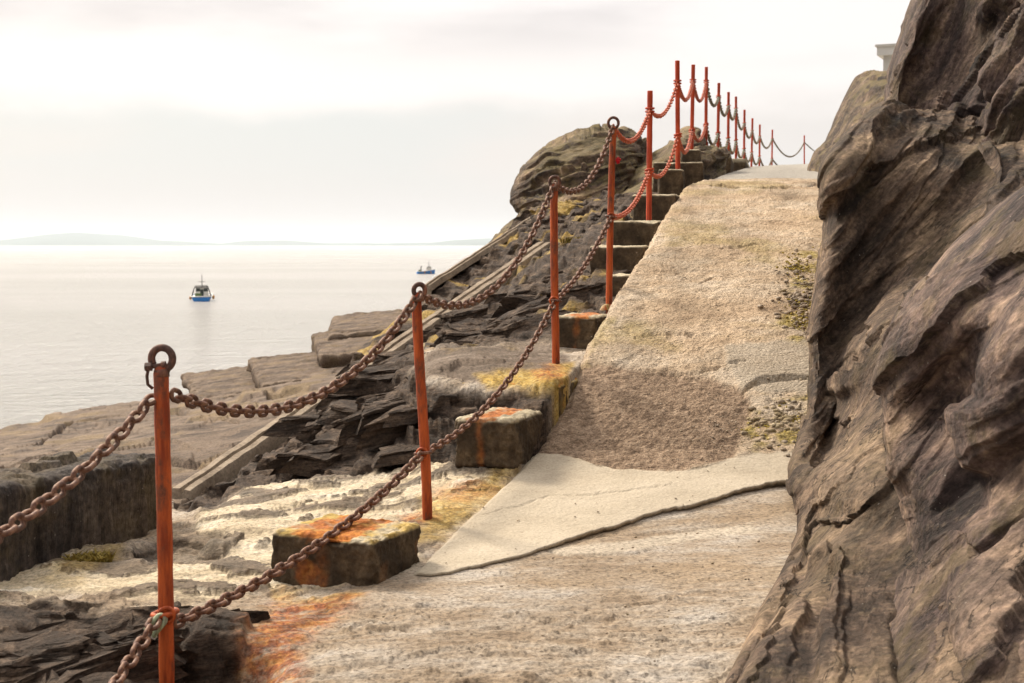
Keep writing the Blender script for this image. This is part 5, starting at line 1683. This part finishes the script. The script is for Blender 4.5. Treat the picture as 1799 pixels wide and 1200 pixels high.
# ------------------------------------------------------------------ white building on top
M_wall = flat_mat("render_white", (0.62, 0.60, 0.56), 0.8, 0.2, 2, 0.12)
M_fascia = flat_mat("fascia_white", (0.70, 0.69, 0.66), 0.6, 0.3, 2, 0.1)
bc = V(1551, 150, 34)
tz = V(1551, 98, 34).z; tz2 = V(1551, 82, 34).z
root = empty("flat_roofed_building", bc, R(-24))
props(root, "white flat roofed building whose corner shows above the cliff", "building")
wdt, dep = 6.0, 5.0
wallb = MB().box((wdt / 2, dep / 2, (tz - bc.z) / 2 - 0.6), (wdt, dep, (tz - bc.z) + 1.2)); wallb.build("wall", M_wall, root, smooth=False)
MB().box((wdt / 2, dep / 2, (tz + tz2) / 2 - bc.z), (wdt + 0.26, dep + 0.26, tz2 - tz)).build("roof", M_fascia, root, smooth=False)
MB().box((wdt / 2, dep / 2, tz2 - bc.z + 0.012), (wdt + 0.34, dep + 0.34, 0.05)).build("roof_edge", M_wall, root, smooth=False)

# ------------------------------------------------------------------ loose stones and weeds
M_pebble = strata_rock("pebble_rock", [(0.17, 0.13, 0.10), (0.30, 0.24, 0.18), (0.42, 0.34, 0.26), (0.52, 0.45, 0.36)], (0, 0, 0), (1, 1, 1), 8.0, lich=0.5, bumpd=0.004)
M_weed = flat_mat("dry_weed", (0.30, 0.225, 0.055), 0.8, 0.2, 30, 0.5)
M_moss = flat_mat("yellow_moss", (0.36, 0.27, 0.06), 0.9, 0.1, 40, 0.5)


def path_z(x, y): return float(hpath(y))


ico_v, ico_f = None, None


def ico():
    import bmesh
    bm = bmesh.new(); bmesh.ops.create_icosphere(bm, subdivisions=2, radius=1)
    v = np.array([q.co[:] for q in bm.verts]); f = np.array([[w_.index for w_ in q.verts] for q in bm.faces]); bm.free()
    return v, f


iv, if_ = ico()
rg = np.random.RandomState(5)


def scatter_stones(name, regions, label, mat):
    VV, FF, b0 = [], [], 0
    for (cx, cy, sx, sy, cnt, s0, s1_) in regions:
        for _ in range(cnt):
            px = cx + rg.normal() * sx; py = cy + rg.normal() * sy
            rx, rz = ray(px, py)
            Dd = np.linspace(4, 16, 3000)
            idx = np.where(rz * Dd - hpath(Dd) < 0)[0]
            if not len(idx): continue
            D_ = Dd[idx[0]]
            s_ = s0 + (s1_ - s0) * rg.rand() ** 2.5
            v = iv.copy()
            v *= (1 + 0.35 * facet(iv * 1.1 + rg.rand() * 90, 0.7)[:, None])
            v *= np.array([1, 0.7 + 0.4 * rg.rand(), 0.45 + 0.3 * rg.rand()]) * s_
            a = rg.rand() * 6.28
            ca, sa_ = math.cos(a), math.sin(a)
            v = np.stack([v[:, 0] * ca - v[:, 1] * sa_, v[:, 0] * sa_ + v[:, 1] * ca, v[:, 2]], -1)
            v += np.array([rx * D_, D_, hpath(D_) + 0.008 + s_ * 0.1])
            VV.append(v); FF.append(if_ + b0); b0 += len(v)
    o = mesh_np(name, np.concatenate(VV), np.concatenate(FF), mat, smooth=False)
    props(o, label, "gravel", kind="stuff")


scatter_stones("gravel", [(1385, 745, 30, 22, 420, 0.004, 0.024), (1402, 520, 22, 30, 260, 0.004, 0.024), (1415, 600, 14, 40, 160, 0.004, 0.02), (1300, 770, 60, 20, 160, 0.003, 0.008), (1200, 600, 120, 120, 260, 0.003, 0.008), (1100, 1050, 220, 80, 160, 0.003, 0.007)],
               "loose small stones and grit along the foot of the cliff on the path", M_pebble)


def tuft(px, py, D, n, hgt, spread, label, mat, name="weed_tuft"):
    root_l = V(px, py, D)
    VV, FF, b0 = [], [], 0
    for _ in range(n):
        a = rg.rand() * 6.28; rr2 = spread * rg.rand() ** 0.6
        base = np.array([math.cos(a) * rr2, math.sin(a) * rr2 * 0.7, -0.01])
        ln = hgt * (0.35 + 0.65 * rg.rand())
        b2_ = rg.rand() * 6.28; lean = 0.35 + 0.6 * rg.rand()
        dr = np.array([math.cos(b2_) * lean, math.sin(b2_) * lean, 1.0]); dr /= np.linalg.norm(dr)
        sdv = np.cross(dr, rg.normal(size=3)); sdv /= np.linalg.norm(sdv)
        w_ = 0.0025 + 0.004 * rg.rand()
        p1 = base + dr * ln * 0.5; p2 = base + dr * ln + np.array([0, 0, -ln * 0.22])
        VV += [base - sdv * w_, base + sdv * w_, p1 + sdv * w_ * 1.3, p1 - sdv * w_ * 1.3, p2 + sdv * w_ * 0.2, p2 - sdv * w_ * 0.2]
        FF += [(b0, b0 + 1, b0 + 2, b0 + 3), (b0 + 3, b0 + 2, b0 + 4, b0 + 5)]; b0 += 6
    o = mesh_np(name, np.array(VV), np.array(FF), mat, smooth=False)
    o.location = root_l
    props(o, label, "weed", "dry weeds on the shore rock")


tuft(158, 985, 6.25, 420, 0.075, 0.10, "larger dry yellow weed clump at the foot of the dark slab", M_weed)
tuft(95, 1010, 6.05, 160, 0.04, 0.08, "low dry yellow weed patch left of the larger clump by the dark slab", M_weed)
tuft(1015, 425, 13.6, 260, 0.10, 0.16, "pale yellow weed clump on the dark rock right of the third post", M_weed)


def moss_carpet(name, regs, label):
    VV, FF, b0 = [], [], 0
    for (cx, cy, sx, sy, cnt, zf) in regs:
        for _ in range(cnt):
            px = cx + rg.normal() * sx; py = cy + rg.normal() * sy
            rx, rz = ray(px, py)
            Dd = np.linspace(4, 20, 3000)
            idx = np.where(rz * Dd - hpath(Dd) < 0)[0]
            if not len(idx): continue
            D_ = Dd[idx[0]]
            s_ = 0.003 + 0.007 * rg.rand()
            v = iv * (1 + 0.3 * rg.normal(size=(len(iv), 1))) * np.array([1, 1, 0.7]) * s_
            v += np.array([rx * D_, D_, hpath(D_) + 0.006])
            VV.append(v); FF.append(if_ + b0); b0 += len(v)
    o = mesh_np(name, np.concatenate(VV), np.concatenate(FF), M_moss, smooth=False)
    props(o, label, "moss", kind="stuff")


moss_carpet("moss", [(1390, 755, 22, 18, 300, 0), (1345, 760, 20, 8, 90, 0), (1405, 560, 14, 40, 240, 0), (1400, 470, 14, 12, 120, 0)], "yellow moss clumps along the cliff foot on the path")

# ------------------------------------------------------------------ haze (air)
hz = MB().box((0, 9000, 65), (36000, 19000, 165), 0)
me_ = hz.build("haze", None, smooth=False)
mh = bpy.data.materials.new("haze_air"); mh.use_nodes = True
mh.node_tree.nodes.clear()
gh = G(mh.node_tree)
pv = gh.n('ShaderNodeVolumePrincipled')
pv.inputs['Color'].default_value = (0.80, 0.90, 1.0, 1)
pv.inputs['Density'].default_value = 0.000064
pv.inputs['Anisotropy'].default_value = 0.2
oo = gh.n('ShaderNodeOutputMaterial'); gh.l(pv.outputs[0], oo.inputs['Volume'])
me_.data.materials.append(mh)
props(me_, "pale sea haze softening the far shore", "haze", kind="stuff")
